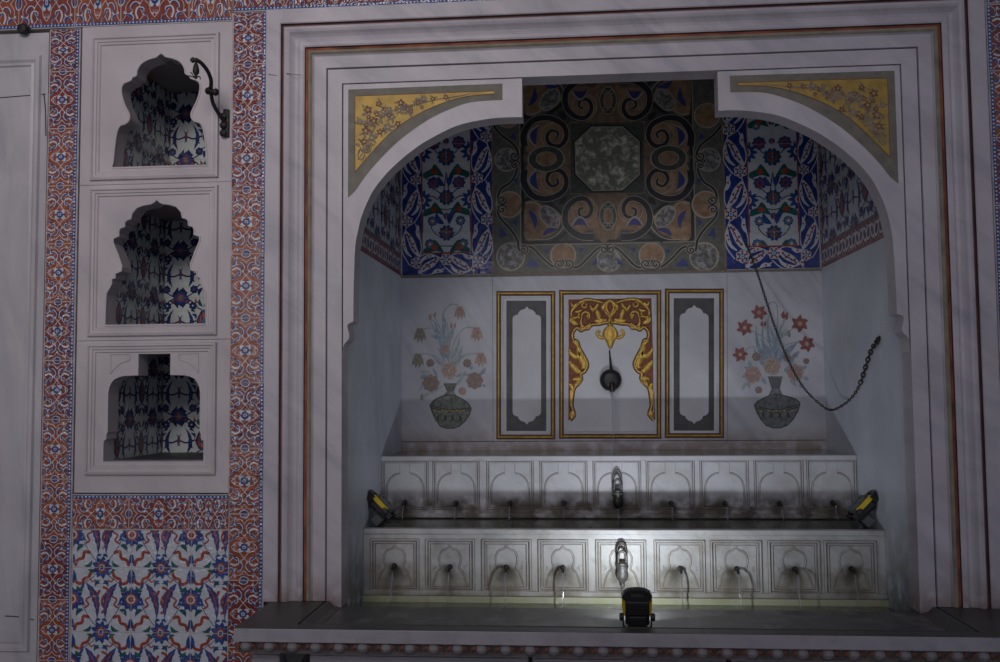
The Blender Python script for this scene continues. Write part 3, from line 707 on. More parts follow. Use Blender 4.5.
k = MB(); q = Vector(P3(195.5, 77.5, -0.25))
k.tube(smooth([(q.x - 0.022, q.y, q.z + 0.024), (q.x - 0.012, q.y, q.z + 0.012), (q.x, q.y, q.z), (q.x + 0.016, q.y, q.z + 0.004), (q.x + 0.022, q.y, q.z - 0.008)], 5), 0.0025, M_IRON, 6)
k.tube([(q.x - 0.026, q.y, q.z + 0.008), (q.x - 0.004, q.y, q.z)], 0.0025, M_IRON, 6); k.build('wire_hook', ib, True)

# ================================================================== PORTAL FRAME
XO, ZO = 1.539, 2.596
pf = thing('portal_frame', (0, 0, 0), 'large stepped marble portal frame with red and olive painted lines around the fountain alcove', 'portal frame')
def portal(prof, name, mdef, y_base=0.0, zbot=0.0012):
    k = MB()
    def path(o, zb_): return [(-XO + o, zb_), (-XO + o, ZO - o), (XO - o, ZO - o), (XO - o, zb_)]
    for (o, y, mm), (p, y2, _) in zip(prof[:-1], prof[1:]):
        A, C = path(o, zbot), path(p, zbot)
        for i in range(3):
            k.face([(A[i][0], y, A[i][1]), (A[i + 1][0], y, A[i + 1][1]), (C[i + 1][0], y2, C[i + 1][1]), (C[i][0], y2, C[i][1])], mm or mdef)
    return k.build(name, pf)
portal([(0, 0.03, None), (0.0, -0.016, None), (0.003, -0.020, None), (0.064, -0.020, None), (0.068, -0.016, None)], 'outer_band', M_FRAME)
portal([(0.068, -0.016, M_GROOVE), (0.070, -0.004, M_GROOVE), (0.0735, -0.004, M_REDL), (0.079, -0.010, None)], 'outer_groove', M_REDL)
portal([(0.079, -0.010, None), (0.086, -0.022, None), (0.098, -0.026, None), (0.108, -0.021, None), (0.118, -0.009, None), (0.128, -0.001, None), (0.140, 0.003, None), (0.148, -0.003, None), (0.152, -0.008, None), (0.166, -0.008, None), (0.173, -0.004, None)], 'cyma_moulding', M_FRAME)
portal([(0.173, -0.004, M_GROOVE), (0.1745, 0.008, M_REDL), (0.179, 0.008, M_REDL), (0.186, 0.004, None)], 'inner_groove', M_REDL)
portal([(0.186, 0.004, None), (0.190, -0.003, None), (0.198, -0.005, None), (0.206, 0.002, None)], 'olive_bead', M_OLIVE)
portal([(0.206, 0.002, None), (0.212, 0.010, None), (0.216, 0.003, None), (0.268, 0.003, None), (0.270, 0.010, None)], 'middle_band', M_FRAME, zbot=0.0012)
portal([(0.270, 0.010, M_GROOVE), (0.2745, 0.010, M_GROOVE), (0.275, 0.008, None)], 'thin_groove', M_GROOVE, zbot=0.0012)
portal([(0.275, 0.008, None), (0.3385, 0.008, None), (0.3385, 0.125, None), (0.20, 0.125, None)], 'inner_band', M_FRAME, zbot=-0.026)
k = MB(); D = Draw(k, facing(-0.021)); D.stroke([onY(270, 76), onY(278, 77)], 0.0025, M_CRACK, 1, 0); k.build('joint', pf, fix=False)
k = MB(); D = Draw(k, facing(-0.0285)); D.stroke([onY(288, 75.5), onY(300, 77), onY(304, 77)], 0.0025, M_CRACK, 1, 0); k.build('joint', pf, fix=False)

# ------------------------------------------------------------------ arch spandrels
Larch = [(522, 117), (503, 117.5), (484, 119.5), (456, 126), (428, 140), (413, 150), (400, 160.5), (386, 174), (373.6, 190), (366, 205), (360.5, 220), (356.5, 238), (355, 250), (354.2, 270), (353.6, 290), (353.3, 321)]
Lcor = [(352.5, 322), (348, 324), (347.4, 328), (349.2, 335), (348, 340), (344, 344.5), (342.8, 351.5), (342.6, 358), (339.4, 358.6)]
YS = 0.010
arc = [onY(*p, YS) for p in Larch]; cor = [onY(*p, YS) for p in Lcor]
ZN = 2.2525
GS = 'arch spandrels with gold corner panels'
Lg_o = [(348.3, 89.6), (502.5, 83.6), (502.5, 100), (473, 102), (453, 108), (428, 120), (400, 140), (377.6, 162), (363.6, 179), (356, 190), (348, 198)]
Lg_i = [(355, 96.2), (494.6, 91), (494.6, 94), (467, 96.6), (442, 103.6), (416.8, 115), (394, 130), (375, 149), (361, 165), (355, 172.5)]
Lfl = [(368, 110, 4), (379, 104, 3), (384, 112, 4), (374, 121, 4), (392, 117, 3.5), (401, 103, 3.5), (408, 110, 4.5), (416, 103, 3), (424, 100, 3), (398, 124, 3), (388, 127, 4), (366, 131, 4), (372, 138, 3.5), (380, 132, 3), (446, 97.5, 2.6), (433, 99, 2.6), (360, 122, 3), (364, 142, 3.5)]
for s, side in ((1, 'left'), (-1, 'right')):
    sp = thing('arch_spandrel', (-s * 0.8, 0, 1.04), 'white marble half arch on the %s of the alcove with gold triangular corner panel' % side, 'arch', GS)
    xn = -0.403 if s > 0 else -0.437
    def S(p): return (p[0] * s, p[1])
    a2 = [(xn, arc[0][1])] + arc[1:]
    loop = [S(p) for p in [(-1.195, cor[-1][1]), (-1.195, ZN), (xn, ZN)] + smooth(a2, 4) + smooth(cor[:-1], 3)]
    k = MB(); k.prism(loop, YS, 0.115, M_FRAME2); k.build('slab', sp)
    k = MB(); D = Draw(k, facing(YS), step=0.0008)
    oo = [S(onY(*p, YS)) for p in Lg_o]; ii = [S(onY(*p, YS)) for p in Lg_i]
    D.poly(oo[:2] + smooth(oo[2:], 4), M_GREYB, 1)
    bo = k.build('painted_border', sp, fix=False)
    k = MB(); D = Draw(k, facing(YS), step=0.0008)
    D.poly(ii[:2] + smooth(ii[2:], 4), M_GOLDP, 2.2); D.stroke(ii[:2] + smooth(ii[2:], 4) + [ii[0]], 0.003, M_BROWNF, 2.8, 0)
    go = k.build('gold_panel', sp, fix=False)
    k = MB(); D = Draw(k, facing(YS), step=0.0008); rr = random.Random(3)
    vine = [(358, 160), (366, 148), (372, 134), (380, 120), (395, 110), (415, 105), (435, 100), (455, 97), (470, 94)]
    D.stroke([S(onY(*p, YS)) for p in vine], 0.0045, M_GREYF, 3.4, 4)
    extra = []
    r2 = random.Random(11)
    for vx, vy in smooth(vine, 4): 
        for _ in range(2):
            d_ = (1 - (vx - 358) / 125) * 11 + 1.5; extra.append((vx + r2.uniform(-1, 1) * d_, vy + r2.uniform(-0.7, 0.9) * d_ * 0.9, r2.uniform(1.4, 2.6)))
    extra = [e_ for e_ in extra if 357.5 < e_[0] < 425 and e_[1] > 96.5 + (e_[0] < 400) * 1.5 and (e_[0] - 355) / 139 + (e_[1] - 96) / 76 < 0.86 - 0.45 * min((e_[0] - 355) / 139, (e_[1] - 96) / 76)]
    for x, y, r in Lfl + extra:
        cc = S(onY(x, y, YS)); R_ = r / 236
        D.ell(cc, R_, R_, M_BROWNF if rr.random() < 0.55 else M_GREYF, 4, n=20, lob=5, la=0.28, ph=rr.random() * 6); D.ell(cc, R_ * 0.35, R_ * 0.35, M_GOLDP, 4.6, n=8)
        for q in range(3):
            an = rr.random() * 6.28; d = R_ * 2.1
            D.leaf((cc[0] + R_ * cos(an), cc[1] + R_ * sin(an)), (cc[0] + d * cos(an), cc[1] + d * sin(an)), R_ * 0.32, 0.2, M_GREYF, 3.6, n=6)
    for a_ in ([(360, 150), (358, 156), (362, 160), (365, 153), (361, 151)], [(366, 146), (371, 147), (370, 152), (365, 152)], [(357, 145), (361, 148), (358, 152)]):
        D.stroke([S(onY(*p, YS)) for p in a_], 0.004, M_GREYF, 4, 4)
    k.build('painted_flowers', go, fix=False)

# ================================================================== ALCOVE BACK WALL
FB = facing(B)
def bp_(p): return onY(p[0], p[1], B)
def plotter(ox, oy, sc):           # coordinates read off an enlarged view -> wall point
    return lambda p: onY(ox + p[0] / sc, oy + p[1] / sc, B)

# ---- inlaid stone panel (tympanum)
tym = thing('inlay_panel', (0, B, ZTILE), 'dark inlaid stone panel with octagon and scrolls high on the alcove back wall', 'inlay panel')
q = plotter(480, 60, 2.877)
AX = 366.5
k = MB(); D = Draw(k, FB, step=0.0006)
xa, _ = q((36, 300)); xb, _ = q((700, 300)); z0_ = ZTILE + 0.004
D.rect(xa, z0_, xb, 2.75, I_GRD, 1)
bx0, bx1 = q((122, 300))[0], q((608, 300))[0]; bz0 = q((366, 521))[1]; bz1 = q((366, 46))[1]
for (a_, c_) in (((xa, z0_), (xb, z0_)), ((xa, 2.75), (xb, 2.75)), ((xa, z0_), (xa, 2.75)), ((xb, z0_), (xb, 2.75))): D.stroke([a_, c_], 0.012, I_BRN, 2, 0)
D.rect(bx0, bz0, bx1, bz1, I_GRN, 2)
for r0, c_, w_ in ((0, I_NAVY, 0.016), (0.014, I_LINE, 0.004)):
    D.stroke([(bx0 - r0, bz0 - r0), (bx1 + r0, bz0 - r0)], w_, c_, 3, 0); D.stroke([(bx0 - r0, bz0 - r0), (bx0 - r0, bz1 + r0)], w_, c_, 3, 0)
    D.stroke([(bx1 + r0, bz0 - r0), (bx1 + r0, bz1 + r0)], w_, c_, 3, 0); D.stroke([(bx0 - r0, bz1 + r0), (bx1 + r0, bz1 + r0)], w_, c_, 3, 0)
k.build('ground', tym, fix=False)
def sym4(fn, cy=283):
    for sx in (1, -1):
        for sy in (1, -1):
            fn(lambda p: q((AX + sx * p[0], cy + sy * p[1])))
def symx(fn):
    for sx in (1, -1): fn(lambda p: q((AX + sx * p[0], p[1])))
def spiral(cx, cy, r0, r1, a0, a1, n=26): return [(cx + (r0 + (r1 - r0) * i / n) * cos(a0 + (a1 - a0) * i / n), cy + (r0 + (r1 - r0) * i / n) * sin(a0 + (a1 - a0) * i / n)) for i in range(n + 1)]
k = MB(); D = Draw(k, FB, step=0.0006)
def quad(X):                     # one quarter of the big scrollwork; local x right, y down from the octagon centre
    D.xf = X
    D.poly([(240, 0), (222, 20), (236, 40), (234, 90), (200, 110), (150, 108), (112, 85), (108, 0)], I_BRN, 3, 3)
    D.poly([(226, 14), (236, 45), (222, 84), (180, 104), (138, 96), (118, 70), (128, 40), (170, 45), (190, 30)], I_ORG, 3.6, 3)
    D.poly([(0, 238), (30, 228), (46, 205), (80, 215), (122, 190), (118, 150), (92, 118), (0, 104)], I_BRN, 3, 3)
    D.poly([(22, 222), (40, 200), (80, 206), (108, 186), (104, 150), (76, 122), (40, 122), (30, 160)], I_ORG, 3.6, 3)
    # scroll bodies
    D.stroke([(238, 34), (240, 70), (214, 108), (170, 116), (128, 96), (118, 62), (136, 36), (164, 40), (174, 62), (160, 80), (142, 72), (146, 58)], lambda t: 0.040 * (1 - 0.72 * t), I_NAVY, 5.4, 6); D.stroke([(238, 34), (240, 70), (214, 108), (170, 116), (128, 96), (118, 62), (136, 36), (164, 40), (174, 62), (160, 80), (142, 72), (146, 58)], lambda t: 0.007 + 0.040 * (1 - 0.72 * t), I_LINE, 4.9, 6)
    D.stroke([(40, 226), (82, 222), (118, 192), (118, 148), (92, 120), (62, 118), (46, 142), (54, 166), (76, 168), (82, 150), (70, 142)], lambda t: 0.040 * (1 - 0.72 * t), I_NAVY, 5.4, 6); D.stroke([(40, 226), (82, 222), (118, 192), (118, 148), (92, 120), (62, 118), (46, 142), (54, 166), (76, 168), (82, 150), (70, 142)], lambda t: 0.007 + 0.040 * (1 - 0.72 * t), I_LINE, 4.9, 6)
    D.ring((152, 64), 40, 38, 0.004, I_LINE, 4.4); D.ring((66, 148), 36, 36, 0.004, I_LINE, 4.4)
    D.leaf((208, 34), (197, 96), 14, -0.22, I_LINE, 5.6); D.leaf((206, 38), (196, 92), 11, -0.22, I_BLUE, 6); D.leaf((104, 190), (54, 197), 14, 0.3, I_LINE, 5.6); D.leaf((98, 192), (58, 196), 11, 0.3, I_BLUE, 6)
    # corner cartouche
    D.poly([(236, 130), (222, 122), (190, 132), (176, 150), (150, 138), (128, 160), (136, 190), (150, 214), (196, 234), (236, 234), (240, 180)], I_ORG, 3.2, 3)
    D.stroke([(236, 128), (206, 128), (184, 150), (150, 160), (126, 178), (132, 206), (170, 232), (232, 232)], 0.007, I_LINE, 4.6, 5)
    D.stroke([(240, 122), (206, 112), (176, 124), (140, 150), (118, 178), (120, 214), (160, 240)], lambda t: 0.02, I_NAVY, 4.2, 5)
    D.ell((166, 168), 38, 25, I_LINE, 5, rot=-0.85 ); D.ell((166, 168), 34, 21, I_SPK, 5.6, rot=-0.85)
    D.leaf((226, 150), (210, 204), 9, 0.15, I_BLUE, 5.6); D.leaf((186, 222), (140, 206), 8, 0.15, I_BLUE, 5.6)
    D.ell((214, 214), 22, 16, I_ORG, 4.8, rot=0.8, n=20, lob=6, la=0.2)
    D.leaf((118, 112), (140, 134), 9, 0.0, I_NAVY, 5.8)
    # grey triangle between
    D.poly([(236, 114), (200, 122), (236, 150)], I_GRD, 3.1)
sym4(quad); D.xf = lambda p: p
for sx in (1, -1):               # oval medallions left/right and top/bottom
    c = q((AX + sx * 176, 283 if sx > 0 else 285)); e = q((AX + sx * 176 + 50, 283)); rx = abs(e[0] - c[0]); ry = rx * 0.72
    for f, m_, l in ((1.08, I_LINE, 6), (1.0, I_GRN, 6.5), (0.60, I_LINE, 7), (0.55, I_ORG, 7.5)): D.ell(c, rx * f, ry * f, m_, l, n=28)
for sy in (1, -1):
    c = q((AX + 2, 283 + sy * 166)); rx, ry = 0.046, 0.078
    for f, m_, l in ((1.08, I_LINE, 6), (1.0, I_GRN, 6.5), (0.60, I_LINE, 7), (0.54, I_ORG, 7.5)): D.ell(c, rx * f, ry * f, m_, l, n=28)
    for sx in (1, -1): D.ring((c[0] + sx * 0.018, c[1] + 0.05), 0.012, 0.012, 0.004, I_LINE, 7, n=12); D.ring((c[0] + sx * 0.018, c[1] - 0.05), 0.012, 0.012, 0.004, I_LINE, 7, n=12)
k.build('scrollwork', tym, fix=False)
k = MB(); D = Draw(k, FB, step=0.0006); 
D.poly([q(p) for p in ((256, 178), (474, 176), (476, 386), (258, 388))], I_BRN, 6); D.poly([q(p) for p in ((260, 182), (470, 180), (472, 382), (262, 384))], I_GRN, 6.5)
oct_ = [(268, 235), (318, 188), (412, 187), (463, 232), (465, 332), (412, 380), (322, 382), (270, 330)]
D.poly([q(p) for p in oct_], I_NAVY, 7); cx_, cy_ = 366.5, 284
D.poly([q((cx_ + (p[0] - cx_) * 0.955, cy_ + (p[1] - cy_) * 0.955)) for p in oct_], I_LINE, 7.6)
D.poly([q((cx_ + (p[0] - cx_) * 0.925, cy_ + (p[1] - cy_) * 0.925)) for p in oct_], I_OCT, 8.2)
k.build('octagon', tym, fix=False)
k = MB(); D = Draw(k, FB, step=0.0006)
def bcirc(px, py, r, m_):
    c = q((px, py)); R_ = r / 2.877 * 5.75 / 950
    D.ell(c, R_ * 1.12, R_ * 1.12, I_LINE, 3, n=24); D.ell(c, R_, R_, m_, 3.6, n=24)
for sx in (1, -1):
    def bx_(x): return AX + sx * (x - AX)
    for x, y, r, m_ in ((84, 416, 34, I_ORG), (239, 562, 32, I_ORG), (76, 287, 30, I_SPK), (88, 566, 36, I_SPK), (80, 160, 32, I_ORG)): bcirc(bx_(x), y, r, m_)
    for pl in ([(40, 190), (60, 215), (98, 245), (110, 275), (100, 300), (88, 292), (96, 280)], [(100, 300), (106, 318), (90, 350), (60, 372), (52, 400), (66, 414), (74, 402), (66, 394)],
               [(66, 418), (52, 424), (56, 452), (90, 490), (108, 520), (112, 545), (126, 552), (132, 540), (122, 534)], [(122, 536), (150, 540), (180, 570), (210, 594), (236, 592), (238, 578), (228, 578)],
               [(246, 592), (280, 596), (310, 570), (335, 545), (356, 538), (362, 552), (352, 556)], [(244, 578), (254, 578), (246, 594)]):
        D.stroke([q((bx_(a_), c_)) for a_, c_ in pl], 0.021, I_LINE, 4, 5); D.stroke([q((bx_(a_), c_)) for a_, c_ in pl], 0.0135, I_NAVY, 4.6, 5)
    for x, y, a0, sg in ((99, 277, 0, 1), (101, 302, 0, -1), (63, 403, 0, 1), (63, 430, 0, -1), (126, 547, -1.6, 1), (228, 588, 1.6, 1), (256, 587, 1.6, -1), (357, 544, -1.6, 1)):
        sp_l = [q((bx_(a_), c_)) for a_, c_ in spiral(x, y, 14, 2, a0, a0 + sg * 8.5)]
        D.stroke(sp_l, 0.015, I_LINE, 5, 0); D.stroke(sp_l, 0.0085, I_NAVY, 5.6, 0)
    for tr in ([(96, 210), (104, 228), (86, 226)], [(92, 465), (106, 458), (106, 478)], [(58, 480), (80, 506), (56, 510)], [(130, 594), (150, 570), (172, 594)], [(182, 545), (200, 545), (192, 558)], [(284, 542), (302, 540), (290, 556)], [(320, 590), (336, 568), (338, 588)], [(96, 345), (108, 338), (106, 360)]):
        D.poly([q((bx_(a_), c_)) for a_, c_ in tr], I_BLUE, 4)
bcirc(AX + 3, 577, 30, I_SPK)
k.build('scroll_border', tym, fix=False)

# ---- blue tile panels either side of it
def hatayi_run(D, p0, p1, wid, period, flip=1):
    """white blossoms on blue along a strip p0->p1 (surface metres)"""
    L_ = math.hypot(p1[0] - p0[0], p1[1] - p0[1]); ux, uz = (p1[0] - p0[0]) / L_, (p1[1] - p0[1]) / L_; nx, nz = -uz, ux
    n = max(1, round(L_ / period)); P = L_ / n
    for i in range(n + 1):
        D.xf = lambda p: (p0[0] + ux * (i * P + p[0]) + nx * p[1], p0[1] + uz * (i * P + p[0]) + nz * p[1])
        s = flip * (1 if i % 2 == 0 else -1); c = (P * 0.06, -0.22 * wid * s)
        D.rosette(c, wid * 0.275, [(1, G_WHITE), (0.52, G_BGRD), (0.34, G_WHITE), (0.2, G_TURQ)], 3, 6, la=0.12)
        for j in range(6): D.ell((c[0] + wid * 0.21 * cos(j * pi / 3), c[1] + wid * 0.21 * sin(j * pi / 3)), wid * 0.058, wid * 0.058, G_RED, 7, n=7)
        # long curved white spray with red dots
        D.stroke([(P * 0.22, -0.36 * wid * s), (P * 0.40, -0.12 * wid * s), (P * 0.62, 0.06 * wid * s), (P * 0.82, 0.30 * wid * s)], lambda t: wid * (0.10 + 0.22 * sin(pi * t)), G_WHITE, 3, 5)
        D.stroke([(P * 0.20, 0.0), (P * 0.34, 0.28 * wid * s), (P * 0.58, 0.40 * wid * s), (P * 0.7, 0.36 * wid * s)], lambda t: wid * (0.05 + 0.11 * sin(pi * t)), G_WHITE, 3, 5)
        D.stroke([(P * 0.62, -0.42 * wid * s), (P * 0.78, -0.30 * wid * s), (P * 0.96, -0.34 * wid * s)], lambda t: wid * (0.05 + 0.14 * sin(pi * t)), G_WHITE, 3, 5)
        for (a_, c_) in ((0.34, -0.2), (0.43, -0.02), (0.52, -0.10), (0.60, 0.10), (0.70, 0.10), (0.74, 0.24)): D.ell((P * a_, c_ * wid * s), wid * 0.062, wid * 0.062, G_RED, 5, n=7)
        D.stroke([(P * 0.36, -0.16 * wid * s), (P * 0.54, 0.04 * wid * s), (P * 0.72, 0.2 * wid * s)], wid * 0.05, G_BGRD, 4.4, 4)
        for (a_, c_) in ((0.46, 0.34), (0.56, 0.40), (0.80, -0.32)): D.ell((P * a_, c_ * wid * s), wid * 0.05, wid * 0.05, G_RED, 5, n=7)
        D.stroke([(0, 0.1 * wid), (P * 0.3, 0.45 * wid), (P * 0.6, 0.47 * wid), (P, 0.2 * wid)], wid * 0.05, G_WHITE, 2.6, 4)
        D.stroke([(0, -0.1 * wid), (P * 0.3, -0.46 * wid), (P * 0.6, -0.44 * wid), (P, -0.2 * wid)], wid * 0.05, G_WHITE, 2.6, 4)
    D.xf = lambda p: p
GT = 'blue bordered tile panels beside the inlay'
for side, (xl, c0, c1, xr), axp in (('left', (402.6, 421.5, 471.5, 492.5), 446.5), ('right', (724, 747.5, 799, 822.5), 772.5)):
    root = thing('tilework', (onY(axp, 270, B)[0], B, ZTILE), 'blue and white blossom tile panel on the back wall just %s of the dark inlay' % side, 'tile panel', GT)
    y0p = 270
    X0, X1, X2, X3 = [onY(v_, 200, B)[0] for v_ in (xl, c0, c1, xr)]
    if side == 'left': X0 = -W + 0.004
    else: X3 = W - 0.004
    Z0 = ZTILE + 0.006; Z1 = onY(446, 253.5, B)[1]; ZT = 2.75
    k = MB(); D = Draw(k, FB, step=0.0006); D.rect(X0, Z0, X3, ZT, G_GROUT, 0.5); D.rect(X0 + 0.003, Z0 + 0.003, X3 - 0.003, ZT, G_BGRD, 1)
    k.build('blue_ground', root, fix=False)
    k = MB()
    for (a_, c_, cl, w_, fl_) in (((X0 + X1) / 2, None, (X0, Z0, X1, ZT), X1 - X0, 1), ((X2 + X3) / 2, None, (X2, Z0, X3, ZT), X3 - X2, -1)):
        D = Draw(k, FB, cl, 0.0006); hatayi_run(D, (a_, Z0 + 0.06), (a_, ZT + 0.1), w_, 0.235, fl_)
    D = Draw(k, FB, (X1 - 0.02, Z0, X2 + 0.02, Z1), 0.0006); hatayi_run(D, (X1 - 0.05, (Z0 + Z1) / 2), (X2 + 0.02, (Z0 + Z1) / 2), Z1 - Z0, 0.235, 1)
    k.build('blossom_border', root, fix=False)
    k = MB(); D = Draw(k, FB, (X1, Z1, X2, ZT), 0.0006)
    D.rect(X1, Z1, X2, ZT, G_RED, 2); D.clip = (X1 + 0.007, Z1 + 0.008, X2 - 0.007, ZT); D.rect(X1, Z1, X2, ZT, G_WHITE, 3)
    cx_ = (X1 + X2) / 2; hw = (X2 - X1) / 2
    zpx = lambda y: onY(axp, y, B)[1]
    R1 = [(1, G_BLUE), (0.72, G_GREEN), (0.55, G_RED), (0.34, G_BLUE), (0.14, G_TURQ)]; R2 = [(1, G_BLUE), (0.6, G_RED), (0.34, G_BLUE)]; R3 = [(1, G_BLUE), (0.7, G_TURQ), (0.5, G_RED), (0.28, G_WHITE)]
    base = [(233, 0, 0.30, R1), (197.5, 0, 0.30, R1), (216, 0, 0.13, R2), (157, 0, 0.34, R1), (141, 0, 0.12, R2), (106, 0, 0.3, R1), (122, 0, 0.12, R2), (72, 0, 0.3, R1)]
    pairs = [(183, 0.50, 0.25, R2), (221, 0.56, 0.19, R3), (143, 0.50, 0.26, R2), (244, 0.66, 0.2, R3), (92, 0.5, 0.26, R2), (126, 0.6, 0.15, R3)]
    for y, _, r, cs in base: D.rosette((cx_, zpx(y)), r * hw, cs, 5, 10, la=0.12)
    for s in (1, -1):
        for y, u, r, cs in pairs: D.rosette((cx_ + s * u * hw, zpx(y)), r * hw, cs, 5, 8, la=0.1)
        for y in (200, 152, 105): D.rosette((cx_ + s * hw, zpx(y)), 0.36 * hw, [(1, G_BLUE), (0.45, G_WHITE), (0.3, G_RED)], 5, 10, la=0.25)
        for y in (172, 122, 210, 248, 80):
            X = lambda u, dy: (cx_ + s * u * hw, zpx(y + dy))
            D.poly([X(0.12, 5), X(0.2, 0), X(0.45, -8), X(0.62, -3), X(0.92, 1), X(0.88, 6), X(0.6, 4), X(0.4, 3)], G_GREEN, 5, 4)
            D.poly([X(0.34, 0), X(0.5, -4), X(0.62, 0), X(0.5, 2)], G_RED, 6, 3)
        for a_ in ([(0, 233), (0.3, 236), (0.6, 228), (0.56, 221)], [(0, 210), (0.5, 208), (0.9, 212), (0.95, 232)], [(0, 197), (0.4, 190), (0.5, 183)], [(0.3, 200), (0.6, 196), (0.9, 200)], [(0, 172), (0.1, 190)], [(0, 157), (0.4, 152), (0.5, 143)], [(0, 246), (0.4, 246), (0.66, 244)], [(0.5, 183), (0.8, 178), (0.9, 172)]):
            D.stroke([(cx_ + s * u * hw, zpx(y)) for u, y in a_], 0.006, G_DBLUE, 4, 4)
        D.leaf((cx_ + s * 0.1 * hw, zpx(224)), (cx_ + s * 0.4 * hw, zpx(212)), 0.02, 0.2, G_BLUE, 5); D.leaf((cx_ + s * 0.1 * hw, zpx(186)), (cx_ + s * 0.3 * hw, zpx(176)), 0.02, 0.2, G_BLUE, 5)
    D.stroke([(cx_, zpx(252)), (cx_, 2.75)], 0.002, G_GROUT, 9, 0)
    for y in (188, 232, 144, 100): D.stroke([(X1, zpx(y)), (X2, zpx(y))], 0.002, G_GROUT, 9, 0)
    k.build('flower_field', root, fix=False)

# ---- tiles high on the side walls
GW = 'tile panels high on the alcove side walls'
for side, emb, X in (('left', on_left(-W), -W), ('right', on_right(W), W)):
    root = thing('tilework', (X, 0.76, ZTILE), 'white and blue tile panel with red lower border, high on the %s alcove wall' % side, 'tile panel', GW)
    k = MB(); D = Draw(k, emb, (0.125, ZTILE + 0.13, B - 0.004, 2.75), 0.0006)
    for i in range(0, 4):
        for j in range(0, 4): medallion_tile(D, B - 0.06 - (i + 1) * 0.40 + 0.001, ZTILE + 0.13 + j * 0.30 + 0.001, B - 0.06 - i * 0.40 - 0.001, ZTILE + 0.13 + (j + 1) * 0.30 - 0.001, G_WHITE)
    k.build('flower_field', root, fix=False)
    k = MB(); D = Draw(k, emb, (0.125, ZTILE + 0.004, B - 0.003, 2.75), 0.0006)
    D.rect(0.1, ZTILE + 0.004, B, ZTILE + 0.126, G_REDS[0], 1); D.rect(B - 0.06, ZTILE + 0.1, B, 2.75, G_REDS[0], 1.6); D.rect(0.1, ZTILE + 0.126, B - 0.06, ZTILE + 0.134, G_GREEN, 2)
    y = B - 0.05; i = 0
    while y > 0.1:
        c = (y, ZTILE + 0.065); sg = 1 if i % 2 else -1
        D.ell(c, 0.040, 0.030, G_WHITE, 3, rot=sg * 0.9, n=16); D.ell(c, 0.028, 0.018, G_REDS[0], 4, rot=sg * 0.9, n=12); D.ell(c, 0.016, 0.010, G_BLUE, 5, rot=sg * 0.9, n=8)
        D.stroke([(y - 0.03, ZTILE + 0.02), (y - 0.02, ZTILE + 0.06), (y - 0.035, ZTILE + 0.11)], 0.007, G_WHITE, 3, 4)
        y -= 0.06; i += 1
    z = ZTILE + 0.17
    while z < 2.75:
        D.ell((B - 0.03, z), 0.015, 0.026, G_WHITE, 3, n=12); D.ell((B - 0.03, z), 0.008, 0.014, G_BLUE, 4, n=8); z += 0.07
    k.build('red_border', root, fix=False)

# ---- painted & gilded marble panels
def rect_frame(D, pl, x0, y0, x1, y1, w_, h_, m_, base=0.0):
    P = [pl(p) for p in ((x0, y0), (x1, y0), (x1, y1), (x0, y1))]
    for i in range(4):
        a_, c_ = P[i], P[(i + 1) % 4]; d = Vector((c_[0] - a_[0], c_[1] - a_[1])).normalized() * (w_ / 2)
        D.relief([(a_[0] - d.x, a_[1] - d.y), (c_[0] + d.x, c_[1] + d.y)], w_, h_, m_, base, 0)
GC = 'gilt framed slate panels with marble cartouche'
for side, pl, (ox0, oy0, ox1, oy1), (ix0, iy0, ix1, iy1), cx_, hw, ct, cb in (
    ('left', plotter(400, 280, 4.0125), (396, 54, 614, 630), (427, 83, 587, 606), 509, 57, 106, 580),
    ('right', plotter(550, 280, 4.011), (470, 44, 688, 624), (496, 73, 658, 604), 578, 58, 100, 578)):
    c0 = pl(((ox0 + ox1) / 2, oy1))
    root = thing('cartouche_panel', (c0[0], B, c0[1]), 'narrow gilt framed dark panel with pale marble cartouche, %s of the gilded central panel' % side, 'wall panel', GC)
    k = MB(); D = Draw(k, FB, step=0.0008)
    rect_frame(D, pl, ox0, oy0, ox1, oy1, 0.027, 0.004, M_MAROON); rect_frame(D, pl, ox0, oy0, ox1, oy1, 0.0125, 0.009, M_GILTF, 0.002); k.build('gilt_frame', root)
    k = MB(); D = Draw(k, FB, step=0.0008)
    D.poly([pl(p) for p in ((ix0 - 9, iy0 - 9), (ix1 + 9, iy0 - 9), (ix1 + 9, iy1 + 9), (ix0 - 9, iy1 + 9))], M_CART, 1)
    D.poly([pl(p) for p in ((ix0, iy0), (ix1, iy0), (ix1, iy1), (ix0, iy1))], M_SLATE, 2); k.build('slate_ground', root, fix=False)
    h = [(0, ct), (8, ct + 10), (24, ct + 15), (33, ct + 24), (36, ct + 33), (44, ct + 34), (54, ct + 40), (hw, ct + 50)]
    lo = [(hw, cb - 50), (54, cb - 40), (44, cb - 34), (36, cb - 33), (33, cb - 24), (24, cb - 15), (8, cb - 10), (0, cb)]
    half = h + lo; loop = [(cx_ + a_, y) for a_, y in half] + [(cx_ - a_, y) for a_, y in half[::-1][1:-1]]
    k = MB(); D = Draw(k, FB, step=0.0008); D.poly([pl(p) for p in loop], M_CART, 3.2); k.build('cartouche', root, fix=False)

